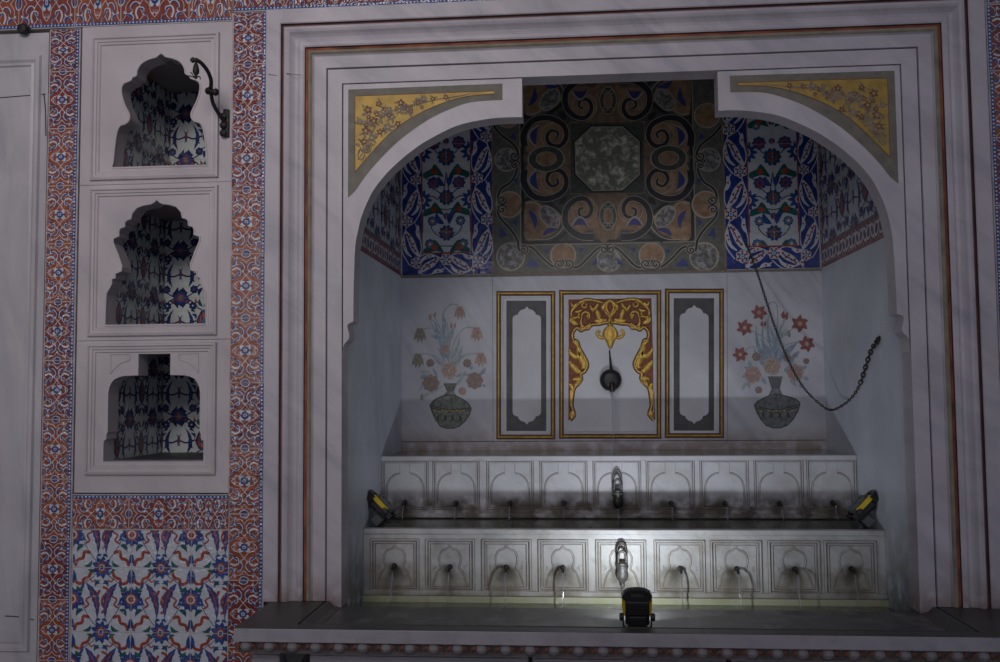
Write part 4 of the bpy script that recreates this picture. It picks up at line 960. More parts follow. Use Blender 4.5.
gp_root = thing('gilded_panel', (onY(610, 435, B)[0], B, onY(610, 435, B)[1]), 'central panel with gilded arabesque carving on red around a lobed arch of marble', 'wall panel')
pl3 = plotter(550, 280, 4.011); pl7 = plotter(560, 280, 10.0); plb = plotter(560, 340, 6.62)
k = MB(); D = Draw(k, FB, step=0.0008); rect_frame(D, pl3, 46, 50, 437, 627, 0.027, 0.004, M_MAROON); rect_frame(D, pl3, 46, 50, 437, 627, 0.0125, 0.009, M_GILTF, 0.002); k.build('gilt_frame', gp_root)
k = MB(); D = Draw(k, FB, step=0.0008)
D.poly([pl3(p) for p in ((66, 66), (420, 66), (420, 608), (66, 608))], M_CART, 1)
rect_frame(D, pl3, 70, 70, 416, 606, 0.006, 0.003, M_CART); k.build('marble_field', gp_root, fix=False)
half7 = [(503, 428), (470, 424), (440, 428), (390, 440), (320, 446), (275, 482), (232, 492), (210, 505), (170, 478), (132, 515), (122, 560), (138, 610)]
halfb = [(112, 10), (130, 58), (163, 118), (181, 163), (165, 205), (136, 226), (140, 258), (120, 290), (92, 320), (81, 380), (78, 440), (94, 488), (84, 512), (66, 530)]
outl = [pl7(p) for p in half7] + [plb(p) for p in halfb]
AXW = pl7((503, 500))[0]
def mir(p): return (2 * AXW - p[0], p[1])
for s in (0, 1):
    pass
k = MB(); D = Draw(k, FB, step=0.0008)
for s in (0, 1):
    f_ = (lambda p: p) if s == 0 else mir
    loop = [f_(pl7((503, 188))), f_(pl7((85, 195))), f_(plb((57, 0))), f_(plb((55, 530)))] + [f_(p) for p in smooth(outl, 3)[::-1]]
    D.poly(loop, M_BOLE, 2)
k.build('red_ground', gp_root, fix=False)
k = MB(); D = Draw(k, FB, step=0.0008); GW_, GH = 0.017, 0.013
strokes7 = [([(440, 232), (380, 216), (300, 202), (240, 206), (190, 232), (150, 270), (120, 305), (112, 350), (124, 378)], 1.1), ([(245, 225), (222, 240), (224, 268), (250, 276), (268, 256), (258, 234)], 0.8),
 ([(112, 232), (128, 262), (160, 246), (186, 236)], 1.2), ([(380, 236), (366, 268), (344, 292), (322, 318)], 1.3), ([(300, 258), (318, 290), (332, 318)], 1.2), ([(366, 300), (382, 350), (396, 396)], 1.9), ([(396, 396), (430, 404), (462, 398)], 1.5), ([(348, 408), (380, 412), (420, 416)], 1.5),
 ([(216, 384), (222, 344), (252, 322), (284, 334), (296, 366), (282, 392)], 1.0), ([(268, 350), (280, 372), (290, 398)], 1.0), ([(216, 384), (208, 430), (232, 472), (262, 468), (300, 438)], 1.1), ([(112, 366), (144, 382), (178, 372), (200, 384)], 1.1), ([(124, 392), (140, 428), (176, 440)], 1.8),
 ([(150, 318), (184, 318), (214, 300)], 1.2), ([(184, 318), (190, 350), (176, 372)], 0.8), ([(112, 378), (108, 410), (130, 446)], 1.0), ([(238, 470), (222, 488), (206, 470)], 1.0), ([(276, 470), (282, 486), (300, 474)], 0.9),
 ([(503, 200), (470, 226), (436, 262), (430, 290), (452, 306)], 1.5), ([(474, 238), (462, 280), (480, 320), (503, 352)], 1.0), ([(436, 296), (470, 340), (503, 372)], 0.9), ([(503, 372), (506, 420), (503, 460)], 1.5)]
for s in (0, 1):
    f_ = (lambda p: p) if s == 0 else mir
    D.stroke([f_(p) for p in outl], 0.024, M_MAROON, 3.0, 4)  # painted shadow under the gilded arch outline
    for pts, wk in strokes7:
        D.stroke([f_(pl7(p)) for p in pts], (lambda t, wk=wk: 0.007 + GW_ * wk * (0.55 + 0.5 * sin(pi * t))), M_MAROON, 2.6, 5)  # wider dark stroke paints a shadow around each gold scroll
        D.relief([f_(pl7(p)) for p in pts], (lambda t, wk=wk: GW_ * wk * (0.55 + 0.5 * sin(pi * t))), GH, M_GILT, 0.001, 5)
    D.relief([f_(p) for p in outl], lambda t: 0.0135, GH, M_GILT, 0.001, 4)
    for pts, wk in (([(60, 60), (74, 90), (100, 110), (128, 100), (118, 40), (84, 10)], 2.2), ([(110, 60), (140, 120), (160, 165), (146, 190)], 2.6), ([(62, 140), (84, 172), (118, 206), (140, 206)], 2.3), ([(84, 262), (118, 258), (128, 276), (96, 300)], 2.2), ([(70, 330), (74, 380), (72, 440)], 1.3), ([(78, 470), (84, 490), (74, 520)], 2.4), ([(62, 290), (80, 310), (78, 350)], 1.6)):
        D.relief([f_(plb(p)) for p in pts], (lambda t, wk=wk: GW_ * wk * (0.35 + 0.65 * sin(pi * t))), GH, M_GILT, 0.001, 5)
    D.relief([f_(pl7(p)) for p in ((462, 560), (424, 578), (386, 562), (370, 532), (388, 510), (402, 524))], lambda t: 0.018 * (1.3 - 0.6 * t), GH, M_GILT, 0.001, 5)
gc_ = k.build('gilded_carving', gp_root, True)
k = MB(); D = Draw(k, FB, step=0.0008)
for pts, wk in (([(503, 458), (503, 500), (503, 560), (503, 620), (503, 690)], 4.2), ([(484, 470), (460, 520), (456, 560), (490, 610)], 2.2), ([(522, 470), (546, 520), (550, 560), (516, 610)], 2.2)):
    D.relief([pl7(p) for p in pts], (lambda t, wk=wk: GW_ * wk * (0.12 + 0.9 * sin(pi * min(1, t * 0.9 + 0.1)))), 0.022, M_GILT, 0.001, 6)
k.build('pendant', gc_, True)

# ---- wall spout on the gilded panel
xs_, zs_ = onY(610.5, 380, B)
ws = thing('wall_spout', (xs_, B, zs_), 'round black metal spout on the gilded central panel with thin rod above', 'spout')
k = MB(); k.lathe([(0.0, 0.001), (0.058, 0.001), (0.062, 0.02), (0.060, 0.045), (0.050, 0.060), (0.030, 0.066), (0.0, 0.067)], (xs_, B, zs_), (0, -1, 0), M_BLACK, 32); k.build('body', ws, True)
k = MB(); k.tube(smooth([(xs_ + 0.004, B - 0.05, zs_ + 0.03), (xs_ + 0.002, B - 0.045, zs_ + 0.07), (xs_ - 0.001, B - 0.03, zs_ + 0.12), (xs_ - 0.004, B - 0.012, zs_ + 0.168)], 4), [0.009] * 5 + [0.006] * 4 + [0.004] * 4, M_BLACK, 8); k.build('rod', ws, True)
k = MB(); k.lathe([(0.016, 0), (0.018, 0.03), (0.014, 0.05), (0.0, 0.05)], (xs_ + 0.006, B - 0.062, zs_ - 0.018), (0, -0.35, -1), M_BRONZE, 14); k.build('nozzle', ws, True)

# ---- flower murals
GM = 'painted vases of flowers on the alcove back wall'
def mural(label, pl, stems, blooms, leaves, vase, neck, lilies, band, vm, axis):
    c0 = pl((axis, 590)); root = thing('flower_mural', (c0[0], B, c0[1]), label, 'wall painting', GM)
    mb = MB(); D = Draw(mb, FB, step=0.0008)
    for s_ in stems: D.stroke([pl(p) for p in s_], 0.0055, P_STEM, 1, 5)
    mb.build('stems', root, fix=False)
    mb = MB(); D = Draw(mb, FB, step=0.0008)
    for (a_, c_, w_, bd, mm) in leaves: D.leaf(pl(a_), pl(c_), w_, bd, mm, 1.8)
    mb.build('leaves', root, fix=False)
    for (kind, x, y, r, mm) in blooms:
        mb = MB(); D = Draw(mb, FB, step=0.0008); c = pl((x, y)); R_ = abs(pl((x + r, y))[0] - c[0])
        if kind == 'rose':
            D.ell(c, R_, R_, mm, 3, n=32, lob=8, la=0.08)
            for q_ in range(3): D.ring(c, R_ * (0.75 - 0.24 * q_), R_ * (0.68 - 0.22 * q_), R_ * 0.07, P_DROSE if mm is not P_DROSE else P_OLIV, 3.8, rot=q_, n=14)
        elif kind == 'tulip':
            D.poly([(c[0] - R_ * 0.45, c[1] + R_), (c[0] + R_ * 0.45, c[1] + R_), (c[0] + R_ * 0.85, c[1]), (c[0] + R_ * 0.95, c[1] - R_ * 0.9), (c[0] + R_ * 0.55, c[1] - R_ * 0.5), (c[0] + R_ * 0.3, c[1] - R_ * 1.25), (c[0], c[1] - R_ * 0.6), (c[0] - R_ * 0.35, c[1] - R_ * 1.25), (c[0] - R_ * 0.5, c[1] - R_ * 0.5), (c[0] - R_ * 0.95, c[1] - R_ * 0.8), (c[0] - R_ * 0.8, c[1])], mm, 3)
            for u in (-0.35, 0, 0.35): D.stroke([(c[0] + u * R_ * 0.6, c[1] + R_ * 0.8), (c[0] + u * R_, c[1] - R_ * 0.4)], R_ * 0.09, P_DROSE, 3.8, 0)
        elif kind == 'lily':
            a0 = random.random()
            for q_ in range(6):
                an = a0 + q_ * pi / 3; D.leaf(c, (c[0] + R_ * cos(an), c[1] + R_ * sin(an)), R_ * 0.34, 0.08, mm, 3, n=8)
            D.ell(c, R_ * 0.25, R_ * 0.25, P_TULIP, 4, n=10)
        elif kind == 'bud':
            D.leaf((c[0], c[1] - R_), (c[0] + R_ * 0.25, c[1] + R_), R_ * 0.5, 0.1, mm, 3, n=8)
        mb.build({'rose': 'rose', 'tulip': 'tulip', 'lily': 'lily', 'bud': 'bud'}[kind], root, fix=False)
    mb = MB(); D = Draw(mb, FB, step=0.0008)
    D.poly([pl(p) for p in smooth(vase, 3, True)], vm, 2.4); D.poly([pl(p) for p in neck], vm, 2.8)
    n = len(vase)
    D.stroke([pl(p) for p in vase + [vase[0]]], 0.006, P_VLINE, 3.4, 3)
    for a_ in band: D.stroke([pl(p) for p in a_], 0.006, P_VLINE, 3.6, 4)
    xs2 = [vase[0][0] + 24 + i * 14 for i in range(9)]
    for i, x in enumerate(xs2): D.ell(pl((x, band[0][1][1] + (4 if i % 2 else 0) - 6)), 0.009, 0.005, P_VGOLD, 4.2, n=8)
    for i in range(7): D.leaf(pl((vase[0][0] + 36 + i * 16, 566)), pl((vase[0][0] + 42 + i * 14, 540)), 0.008, 0.3 * (-1) ** i, P_VLINE, 4.2, n=8)
    for i in range(5): D.stroke([pl((neck[0][0] + 6 + i * 10, neck[0][1] + 4)), pl((axis - 10 + i * 5, neck[2][1] - 3))], 0.003, P_VLINE, 4, 0)
    mb.build('vase', root, fix=False)
pl2 = plotter(400, 280, 4.0125); pl4 = plotter(720, 260, 3.578)
leavesL = []; rr = random.Random(5)
for (x0_, y0_, x1_, y1_) in [(200, 330, 150, 200), (200, 320, 175, 150), (195, 300, 190, 170), (205, 310, 200, 190), (205, 320, 240, 225), (200, 340, 250, 260), (195, 260, 140, 165), (195, 260, 120, 160), (180, 210, 165, 130), (190, 250, 215, 190), (190, 250, 222, 195), (160, 230, 125, 225), (195, 350, 130, 300), (205, 350, 265, 300), (200, 360, 250, 300), (180, 330, 150, 270), (120, 370, 80, 365), (110, 380, 75, 395), (150, 390, 130, 350), (90, 420, 75, 445), (150, 440, 165, 400), (240, 400, 265, 365), (250, 380, 290, 370), (320, 380, 345, 350), (230, 420, 250, 400), (330, 420, 345, 430), (120, 350, 105, 330), (290, 360, 275, 345), (225, 390, 245, 375), (110, 400, 90, 380), (100, 465, 80, 478), (120, 455, 95, 470)]:
    leavesL.append(((x0_, y0_), (x1_, y1_), 0.008 + 0.006 * rr.random(), rr.uniform(-0.12, 0.12), P_LEAF if rr.random() < 0.6 else P_BLUEL))
mural('faded painted vase of drooping pinkish tulips and roses, left of the gilt panels', pl2,
 [[(200, 400), (195, 300), (172, 190), (178, 125), (205, 98), (232, 100)], [(205, 400), (212, 270), (245, 205), (275, 190), (302, 194)], [(208, 400), (225, 335), (262, 302), (300, 296), (322, 300)], [(200, 400), (190, 255), (155, 205), (120, 193), (95, 198)], [(196, 400), (185, 345), (150, 312), (115, 298), (88, 296)], [(195, 260), (160, 190), (140, 150)], [(190, 240), (150, 180), (122, 155)], [(200, 270), (205, 220), (208, 190)], [(190, 410), (150, 440), (100, 465)]],
 [('tulip', 240, 130, 24, P_TULIP), ('tulip', 308, 216, 26, P_TULIP), ('tulip', 324, 318, 26, P_TULIP), ('tulip', 80, 220, 26, P_OLIV), ('tulip', 72, 322, 26, P_OLIV), ('bud', 122, 148, 14, P_TULIP), ('bud', 140, 140, 12, P_TULIP), ('bud', 206, 182, 12, P_TULIP), ('bud', 221, 182, 12, P_TULIP),
  ('rose', 197, 362, 32, P_CREAM), ('rose', 124, 414, 33, P_DROSE), ('rose', 300, 404, 33, P_DROSE), ('rose', 180, 278, 18, P_ROSE), ('rose', 122, 333, 16, P_DROSE), ('rose', 270, 334, 17, P_DROSE), ('rose', 250, 446, 16, P_ROSE), ('bud', 88, 470, 14, P_OLIV)], leavesL,
 [(120, 502), (168, 466), (232, 468), (286, 516), (238, 586), (162, 586)], [(174, 414), (230, 414), (216, 448), (232, 470), (168, 470), (188, 448)], None, [[(128, 514), (200, 530), (280, 522)], [(126, 506), (200, 520), (282, 514)]], P_VASE, 203)
leavesR = []
for (x0_, y0_, x1_, y1_) in [(195, 400, 130, 230), (195, 400, 160, 210), (195, 380, 180, 240), (198, 380, 205, 220), (200, 390, 240, 240), (200, 400, 260, 300), (195, 400, 120, 310), (190, 380, 140, 280), (195, 340, 175, 190), (215, 330, 240, 205), (210, 360, 280, 290), (140, 390, 85, 385), (120, 430, 90, 450), (100, 400, 80, 420), (150, 420, 165, 445), (230, 400, 250, 380), (250, 430, 275, 455), (290, 390, 312, 380), (300, 420, 318, 430), (255, 375, 270, 330), (270, 350, 285, 325), (165, 350, 150, 320), (225, 360, 215, 320), (110, 380, 105, 360), (90, 440, 80, 465), (230, 270, 250, 250), (100, 430, 105, 458), (285, 440, 295, 460)]:
    leavesR.append(((x0_, y0_), (x1_, y1_), 0.009 + 0.006 * rr.random(), rr.uniform(-0.12, 0.12), P_BLUEL if rr.random() < 0.7 else P_LEAF))
mural('painted vase of red star shaped lilies behind the hanging chain, right of the gilt panels', pl4,
 [[(196, 410), (190, 290), (170, 220), (148, 192)], [(196, 410), (176, 300), (130, 262), (95, 246)], [(198, 410), (210, 300), (240, 260), (280, 235)], [(200, 410), (220, 320), (262, 296), (305, 298)], [(194, 410), (170, 340), (120, 310), (78, 330)], [(205, 300), (205, 170), (185, 152), (168, 164)], [(205, 280), (225, 225), (232, 200)], [(190, 300), (165, 250), (156, 232)]],
 [('lily', 140, 188, 30, P_LILY), ('lily', 88, 242, 31, P_LILY), ('lily', 285, 228, 33, P_LILY), ('lily', 310, 300, 31, P_LILY), ('lily', 72, 338, 29, P_LILY), ('bud', 226, 196, 15, P_LILY), ('bud', 238, 200, 15, P_LILY), ('bud', 150, 228, 11, P_LILY), ('bud', 162, 228, 11, P_LILY), ('bud', 248, 266, 12, P_OLIV),
  ('rose', 185, 380, 31, P_CREAM), ('rose', 117, 411, 30, P_ROSE), ('rose', 268, 402, 30, P_ROSE), ('rose', 130, 346, 16, P_DROSE), ('rose', 240, 350, 14, P_DROSE), ('rose', 308, 362, 11, P_DROSE), ('rose', 138, 465, 13, P_DROSE)], leavesR,
 [(122, 518), (178, 484), (222, 484), (286, 512), (240, 592), (165, 592)], [(170, 416), (224, 416), (214, 462), (226, 486), (172, 486), (184, 462)], None, [[(130, 530), (200, 546), (278, 526)], [(126, 522), (200, 536), (282, 517)]], P_VASE2, 198)

# joints between the marble slabs of the back wall
k = MB(); D = Draw(k, FB, step=0.0006)
for x in (492.5, 727): D.stroke([onY(x, 274, B), onY(x + 0.6, 444, B)], 0.003, M_GREYF, 1, 0)
D.stroke([(-W, 0.60), (W, 0.60)], 0.004, M_CRACK, 1, 0)
o = structure(k.build('trim_1', fix=False))
k = MB(); k.box((-W, B - 0.012, ZTILE - 0.008), (W, B - 0.0005, ZTILE + 0.003), M_GREYF); structure(k.build('trim_2'))

# ================================================================== FOUNTAIN TIERS
def tier(label, yf, yb, ztop, zbot, mat, centers, pw, zt, zb2, arch, lipm, group):
    root = thing('fountain_tier', (0, yf, zbot), label, 'fountain tier', group)
    k = MB(); k.box((-W + 0.001, yf + 0.004, zbot), (W - 0.001, yf + 0.05, ztop - 0.02), mat); k.build('front_slab', root)
    k = MB(); k.box((-W + 0.001, yf - 0.004, ztop - 0.024), (W - 0.001, yf + 0.045, ztop), mat, 0.004); k.build('lip', root)
    k = MB(); k.box((-W + 0.001, yf + 0.045, ztop - 0.08), (W - 0.001, yb - 0.002, ztop - 0.012), M_LEDGE); k.build('ledge', root)
    k = MB(); k.box((-W + 0.001, yf - 0.012, zbot), (W - 0.001, yf + 0.004, zbot + 0.022), mat, 0.004); k.build('foot_moulding', root)
    for c in centers:
        k = MB(); D = Draw(k, facing(yf + 0.004), step=0.001)
        arch(D, c, pw, zt, zb2, mat)
        k.build('carved_panel', root, fix=True)
    return root
def box_line(D, x0, z0, x1, z1, w_, h_, m_, base=0):
    P = [(x0, z0), (x1, z0), (x1, z1), (x0, z1)]
    for i in range(4): D.relief([P[i], P[(i + 1) % 4]], w_, h_, m_, base, 0)
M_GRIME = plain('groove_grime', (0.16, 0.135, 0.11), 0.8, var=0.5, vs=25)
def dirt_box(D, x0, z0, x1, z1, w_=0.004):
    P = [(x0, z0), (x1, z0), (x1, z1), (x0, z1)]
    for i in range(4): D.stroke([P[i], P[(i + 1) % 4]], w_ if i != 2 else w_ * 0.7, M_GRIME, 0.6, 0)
def arch_low(D, c, w_, zt, zb2, m_):
    x0, x1 = c - w_ / 2, c + w_ / 2
    box_line(D, x0, zb2, x1, zt, 0.010, 0.009, m_); box_line(D, x0 + 0.015, zb2 + 0.014, x1 - 0.015, zt - 0.014, 0.005, 0.004, m_)
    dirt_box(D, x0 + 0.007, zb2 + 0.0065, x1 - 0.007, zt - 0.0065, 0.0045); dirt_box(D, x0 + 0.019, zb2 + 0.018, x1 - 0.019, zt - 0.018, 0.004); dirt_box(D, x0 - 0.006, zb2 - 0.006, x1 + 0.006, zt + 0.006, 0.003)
    h = zt - zb2; hw = w_ / 2 - 0.03
    half = [(0, 0.90), (0.16, 0.83), (0.42, 0.80), (0.60, 0.70), (0.62, 0.58), (0.54, 0.47), (0.58, 0.42), (0.74, 0.37), (0.92, 0.20), (1.0, 0.10)]
    R_ = [(c + u * hw, zb2 + v * h) for u, v in half]; Lh = [(c - u * hw, zb2 + v * h) for u, v in half]
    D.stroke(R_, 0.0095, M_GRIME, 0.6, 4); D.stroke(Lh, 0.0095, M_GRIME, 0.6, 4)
    D.relief(R_, 0.006, 0.005, m_, 0, 4); D.relief(Lh, 0.006, 0.005, m_, 0, 4)
    for s in (-1, 1): D.relief([(c + s * hw * 0.97, zb2 + h * 0.42), (c + s * hw * 0.86, zb2 + h * 0.46), (c + s * hw * 0.96, zb2 + h * 0.5)], 0.006, 0.005, m_, 0, 3)
def arch_up(D, c, w_, zt, zb2, m_):
    x0, x1 = c - w_ / 2, c + w_ / 2
    box_line(D, x0, zb2, x1, zt, 0.006, 0.006, m_); box_line(D, x0 + 0.013, zb2 + 0.011, x1 - 0.013, zt - 0.011, 0.0045, 0.004, m_)
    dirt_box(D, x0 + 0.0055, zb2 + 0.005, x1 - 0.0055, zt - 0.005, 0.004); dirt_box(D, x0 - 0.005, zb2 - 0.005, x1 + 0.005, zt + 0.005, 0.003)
    h = zt - zb2; hw = w_ / 2 - 0.018
    half = [(0.26, 0.95), (0.26, 0.74)]; curve = [(0.26, 0.74), (0.5, 0.72), (0.78, 0.64), (0.95, 0.50), (0.98, 0.30), (0.98, 0.08)]
    for s in (-1, 1):
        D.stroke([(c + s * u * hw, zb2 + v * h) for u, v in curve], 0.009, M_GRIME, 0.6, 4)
        D.relief([(c + s * u * hw, zb2 + v * h) for u, v in half], 0.0045, 0.0045, m_, 0, 0); D.relief([(c + s * u * hw, zb2 + v * h) for u, v in curve], 0.0045, 0.0045, m_, 0, 4)
upx = [405, 456, 510, 563.5, 617, 670.5, 724.5, 779, 832]
lpx = [394.5, 450, 506.5, 563, 621, 680, 736.5, 794.5, 851]
ucx = [onY(x, 484, U)[0] for x in upx]; lcx = [onY(x, 567, L)[0] for x in lpx]
GTI = 'stepped marble tiers of the fountain'
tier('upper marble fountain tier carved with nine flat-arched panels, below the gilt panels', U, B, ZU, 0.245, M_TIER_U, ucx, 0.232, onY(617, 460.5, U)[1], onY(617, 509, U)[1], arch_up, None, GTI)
tier('lower marble fountain tier carved with nine ogee-arched panels above the basin', L, U, ZL, -0.06, M_TIER_L, lcx, 0.222, onY(621, 541, L)[1], onY(621, 592, L)[1], arch_low, None, GTI)
# curb of the basin behind the tray
cb = MB(); cb.box((-W + 0.001, L - 0.02, -0.29), (W - 0.001, L + 0.05, -0.061), M_CURB); tag(cb.build('basin_curb'), 'yellowish algae stained stone curb below the lower tier, at the back of the basin', 'curb')

# water
def water(name, x0, y0, x1, y1, z, label):
    k = MB(); k.box((x0, y0, z - 0.004), (x1, y1, z), M_WATER); o = k.build(name); return tag(o, label, 'water', kind='stuff')
water('channel_water', -W + 0.01, L + 0.05, W - 0.01, U - 0.014, ZL - 0.006, 'shallow dark water lying on the ledge between the two tiers')
water('ledge_water', -W + 0.01, U + 0.05, W - 0.01, B - 0.014, ZU - 0.006, 'thin dark water film on the topmost ledge under the gilt panels')
water('basin_water', -W + 0.01, 0.04, W - 0.01, L - 0.022, ZWAT, 'still water in the basin in front of the lower tier')

# spouts
def make_spout(loc, label, group):
    root = thing('spout', loc, label, 'spout', group)
    k = MB(); x, y, z = loc
    k.lathe([(0.0, 0.0), (0.011, 0.0), (0.0125, 0.005), (0.009, 0.010), (0.0, 0.011)], loc, (0, -1, 0), M_BRONZE, 14); k.build('rosette', root, True)
    k = MB(); k.tube([(x, y - 0.01, z), (x, y - 0.03, z + 0.001), (x, y - 0.048, z - 0.004), (x, y - 0.056, z - 0.013)], [0.0072, 0.0066, 0.0062, 0.0062], M_BRONZE, 10); k.build('pipe', root, True)
    return root
orden = ['far left', 'second from left', 'third from left', 'fourth from left', 'middle', 'fourth from right', 'third from right', 'second from right', 'far right']
usz = onY(617, 503, U)[1]; lsz = onY(621, 568, L)[1]
proto = None; SP = []
for rowname, cxs, Y, z, ztgt, grp in (('upper', ucx, U, usz, ZL, 'dark spouts of the upper tier'), ('lower', lcx, L, lsz, ZWAT, 'dark spouts of the lower tier')):
    for i, c in enumerate(cxs):
        if i == 4: continue
        lab = 'small dark metal spout on the %s tier, %s of the row' % (rowname, orden[i])
        loc = (c, Y + 0.004, z + (0.004 if i in (0, 8) else 0))
        if proto is None: proto = make_spout(loc, lab, grp)
        else: dup(proto, loc, lab, grp)
        # falling jet
        k = MB(); n = 14; x, y, zz = c, Y + 0.004 - 0.056, loc[2] - 0.012
        pts = []; 
        for j in range(n + 1):
            t = j / n; d = (zz - ztgt) * t
            pts.append((x + 0.0015 * sin(9 * t + i), y - 0.045 * math.sqrt(t) * (1 if rowname == 'lower' else 0.7), zz - d))
        k.tube(pts, [0.0046 - 0.0016 * j / n for j in range(n + 1)], M_JET, 8)
        o = k.build('water_jet', smooth=True, origin=(x, y, zz))
        tag(o, 'thin falling water jet under the %s tier spout %s' % (rowname, orden[i] + ' of the row'), 'water jet', 'falling water jets of the %s tier' % rowname)
k = MB(); pts = [(xs_ + 0.008, B - 0.08 - 0.03 * math.sqrt(j / 12), zs_ - 0.066 - (zs_ - 0.066 - ZU) * j / 12) for j in range(13)]
k.tube(pts, [0.006 - 0.002 * j / 12 for j in range(13)], M_JET, 8)
tag(k.build('water_jet', smooth=True, origin=pts[0]), 'thin water jet falling from the round black spout on the gilded panel', 'water jet')

# central taps with looped handles
def tap(loc, label, grey, rod, sc=1.0):
    x, y, z = loc; root = thing('tap', loc, label, 'tap', 'central taps with looped handles')
    A, C2 = (M_TAPG, M_BRASS) if grey else (M_BRONZE, M_TAPG)
    k = MB(); k.lathe([(0.0, 0.0), (0.036, 0.0), (0.038, 0.012), (0.026, 0.02), (0.024, 0.05), (0.0, 0.052)], (x, y, z + 0.03), (0, -1, 0), C2, 18); k.build('wall_flange', root, True)
    k = MB(); k.lathe([(0.0, 0.052), (0.026, 0.050), (0.033, 0.040), (0.034, 0.02), (0.030, 0.0), (0.034, -0.012), (0.036, -0.030), (0.028, -0.052), (0.015, -0.064), (0.012, -0.076), (0.0, -0.078)], (x, y - 0.062, z + 0.01), (0, 0, 1), A, 20); k.build('body', root, True)
    k = MB(); k.lathe([(0.030, 0.0), (0.037, 0.004), (0.037, 0.012), (0.030, 0.016)], (x, y - 0.062, z + 0.03), (0, 0, 1), M_TAPG, 20); k.lathe([(0.028, 0.0), (0.033, 0.003), (0.033, 0.010), (0.028, 0.013)], (x, y - 0.062, z + 0.047), (0, 0, 1), M_TAPG, 20); k.build('collar', root, True)
    k = MB(); a = z + 0.058; 
    lp = [(x - 0.022, y - 0.066, a), (x - 0.023, y - 0.068, a + 0.035), (x - 0.017, y - 0.07, a + 0.058), (x, y - 0.071, a + 0.070 + (0 if grey else 0.006)), (x + 0.017, y - 0.07, a + 0.058), (x + 0.023, y - 0.068, a + 0.035), (x + 0.022, y - 0.066, a)]
    k.tube(smooth(lp, 4), 0.0075, A if grey else M_TAPG, 10); k.build('handle', root, True)
    k = MB(); yy = y - 0.035; lp = [(x - 0.026, yy, a - 0.01), (x - 0.028, yy, a + 0.07), (x - 0.019, yy, a + 0.105), (x - 0.002, yy, a + (0.118 if grey else 0.128)), (x + 0.016, yy, a + 0.105), (x + 0.025, yy, a + 0.07), (x + 0.026, yy, a - 0.01)]
    k.tube(smooth(lp, 4), 0.0085, M_BRONZE if grey else M_TAPG, 10); k.build('bail', root, True)
    k = MB(); k.lathe([(0.012, 0), (0.014, -0.012), (0.010, -0.022), (0, -0.022)], (x, y - 0.066, z - 0.062), (0, 0, 1), M_TAPG, 14); k.build('nozzle', root, True)
    root.scale = (0.77, 0.77, 0.77)
    return root
xt, zt_ = onY(617, 470, U)[0], onY(617, 470, U)[1] - 0.142; tap((xt, U + 0.001, zt_), 'dark bulbous tap with pointed loop handle at the centre of the upper tier', False, True)
xt2, zt2 = onY(621.5, 541, L)[0], onY(621.5, 541, L)[1] - 0.136; tap((xt2, L + 0.001, zt2), 'grey metal tap with double loop handle at the centre of the lower tier', True, True)
for (x, y, z, zz, lab, rn) in ((xt + 0.002, U - 0.050, zt_ - 0.066, ZL, 'water jet dripping from the dark central tap of the upper tier', 'upper'), (xt2 + 0.002, L - 0.050, zt2 - 0.066, ZWAT, 'water jet dripping from the grey central tap of the lower tier', 'lower')):
    k = MB(); k.tube([(x, y - 0.01 * j / 8, z - (z - zz) * j / 8) for j in range(9)], [0.006 - 0.002 * j / 8 for j in range(9)], M_JET, 8)
    tag(k.build('water_jet', smooth=True, origin=(x, y, z)), lab, 'water jet', 'falling water jets of the %s tier' % rn)

# ================================================================== SHELF
XS0, XS1, YSF = -1.500, 1.56, -0.462
sh = thing('fountain_shelf', (0, YSF, -0.09), 'long dark stone shelf with sunken tray and painted bead edge along the bottom', 'stone shelf')
k = MB()     # slab: raised rim around a sunken tray (open at the back towards the basin)
TX0, TX1, TYF = -1.275, 1.275, -0.395
ZS = -0.052
prof = [(0, 0.0), (0.004, -0.009), (0.010, -0.009), (0.014, 0.001), (0.022, 0.002), (0.03, -0.004), (0.045, -0.018), (0.07, -0.024), (0.075, ZTRAY)]
for (o, z), (p, z2) in zip(prof[:-1], prof[1:]):
    f2 = 0.42
    a = [(TX0 + o, 0.001), (TX0 + o, TYF + o * f2), (TX1 - o, TYF + o * f2), (TX1 - o, 0.001)]; c = [(TX0 + p, 0.001), (TX0 + p, TYF + p * f2), (TX1 - p, TYF + p * f2), (TX1 - p, 0.001)]
    for i in range(3): k.face([(a[i][0], a[i][1], z), (a[i + 1][0], a[i + 1][1], z), (c[i + 1][0], c[i + 1][1], z2), (c[i][0], c[i][1], z2)], M_SHELF)
k.face([(XS0, YSF, 0), (XS1, YSF, 0), (TX1, TYF, 0), (TX0, TYF, 0)], M_SHELF)
k.face([(XS0, YSF, 0), (TX0, TYF, 0), (TX0, 0.0, 0), (XS0, 0.0, 0)], M_SHELF); k.face([(XS1, YSF, 0), (XS1, 0.0, 0), (TX1, 0.0, 0), (TX1, TYF, 0)], M_SHELF)
k.build('rim', sh, fix=False)
k = MB(); o = 0.075; k.box((TX0 + o + 0.001, TYF + o * 0.42 - 0.001, ZS - 0.03), (TX1 - o - 0.001, 0.036, ZTRAY), M_TRAY); k.build('tray', sh)
k = MB(); k.box((XS0, YSF - 0.002, ZS), (XS1, YSF + 0.03, -0.0015), M_SHELFE, 0.003); k.box((XS0, YSF + 0.03, ZS), (XS0 + 0.02, -0.001, -0.0015), M_SHELFE); k.build('front_edge', sh)
k = MB(); k.box((XS0 + 0.012, YSF + 0.02, -0.098), (XS1, -0.05, ZS), M_BEADB); k.build('bead_band', sh)
bead = None; xx = XS0 + 0.045; i = 0
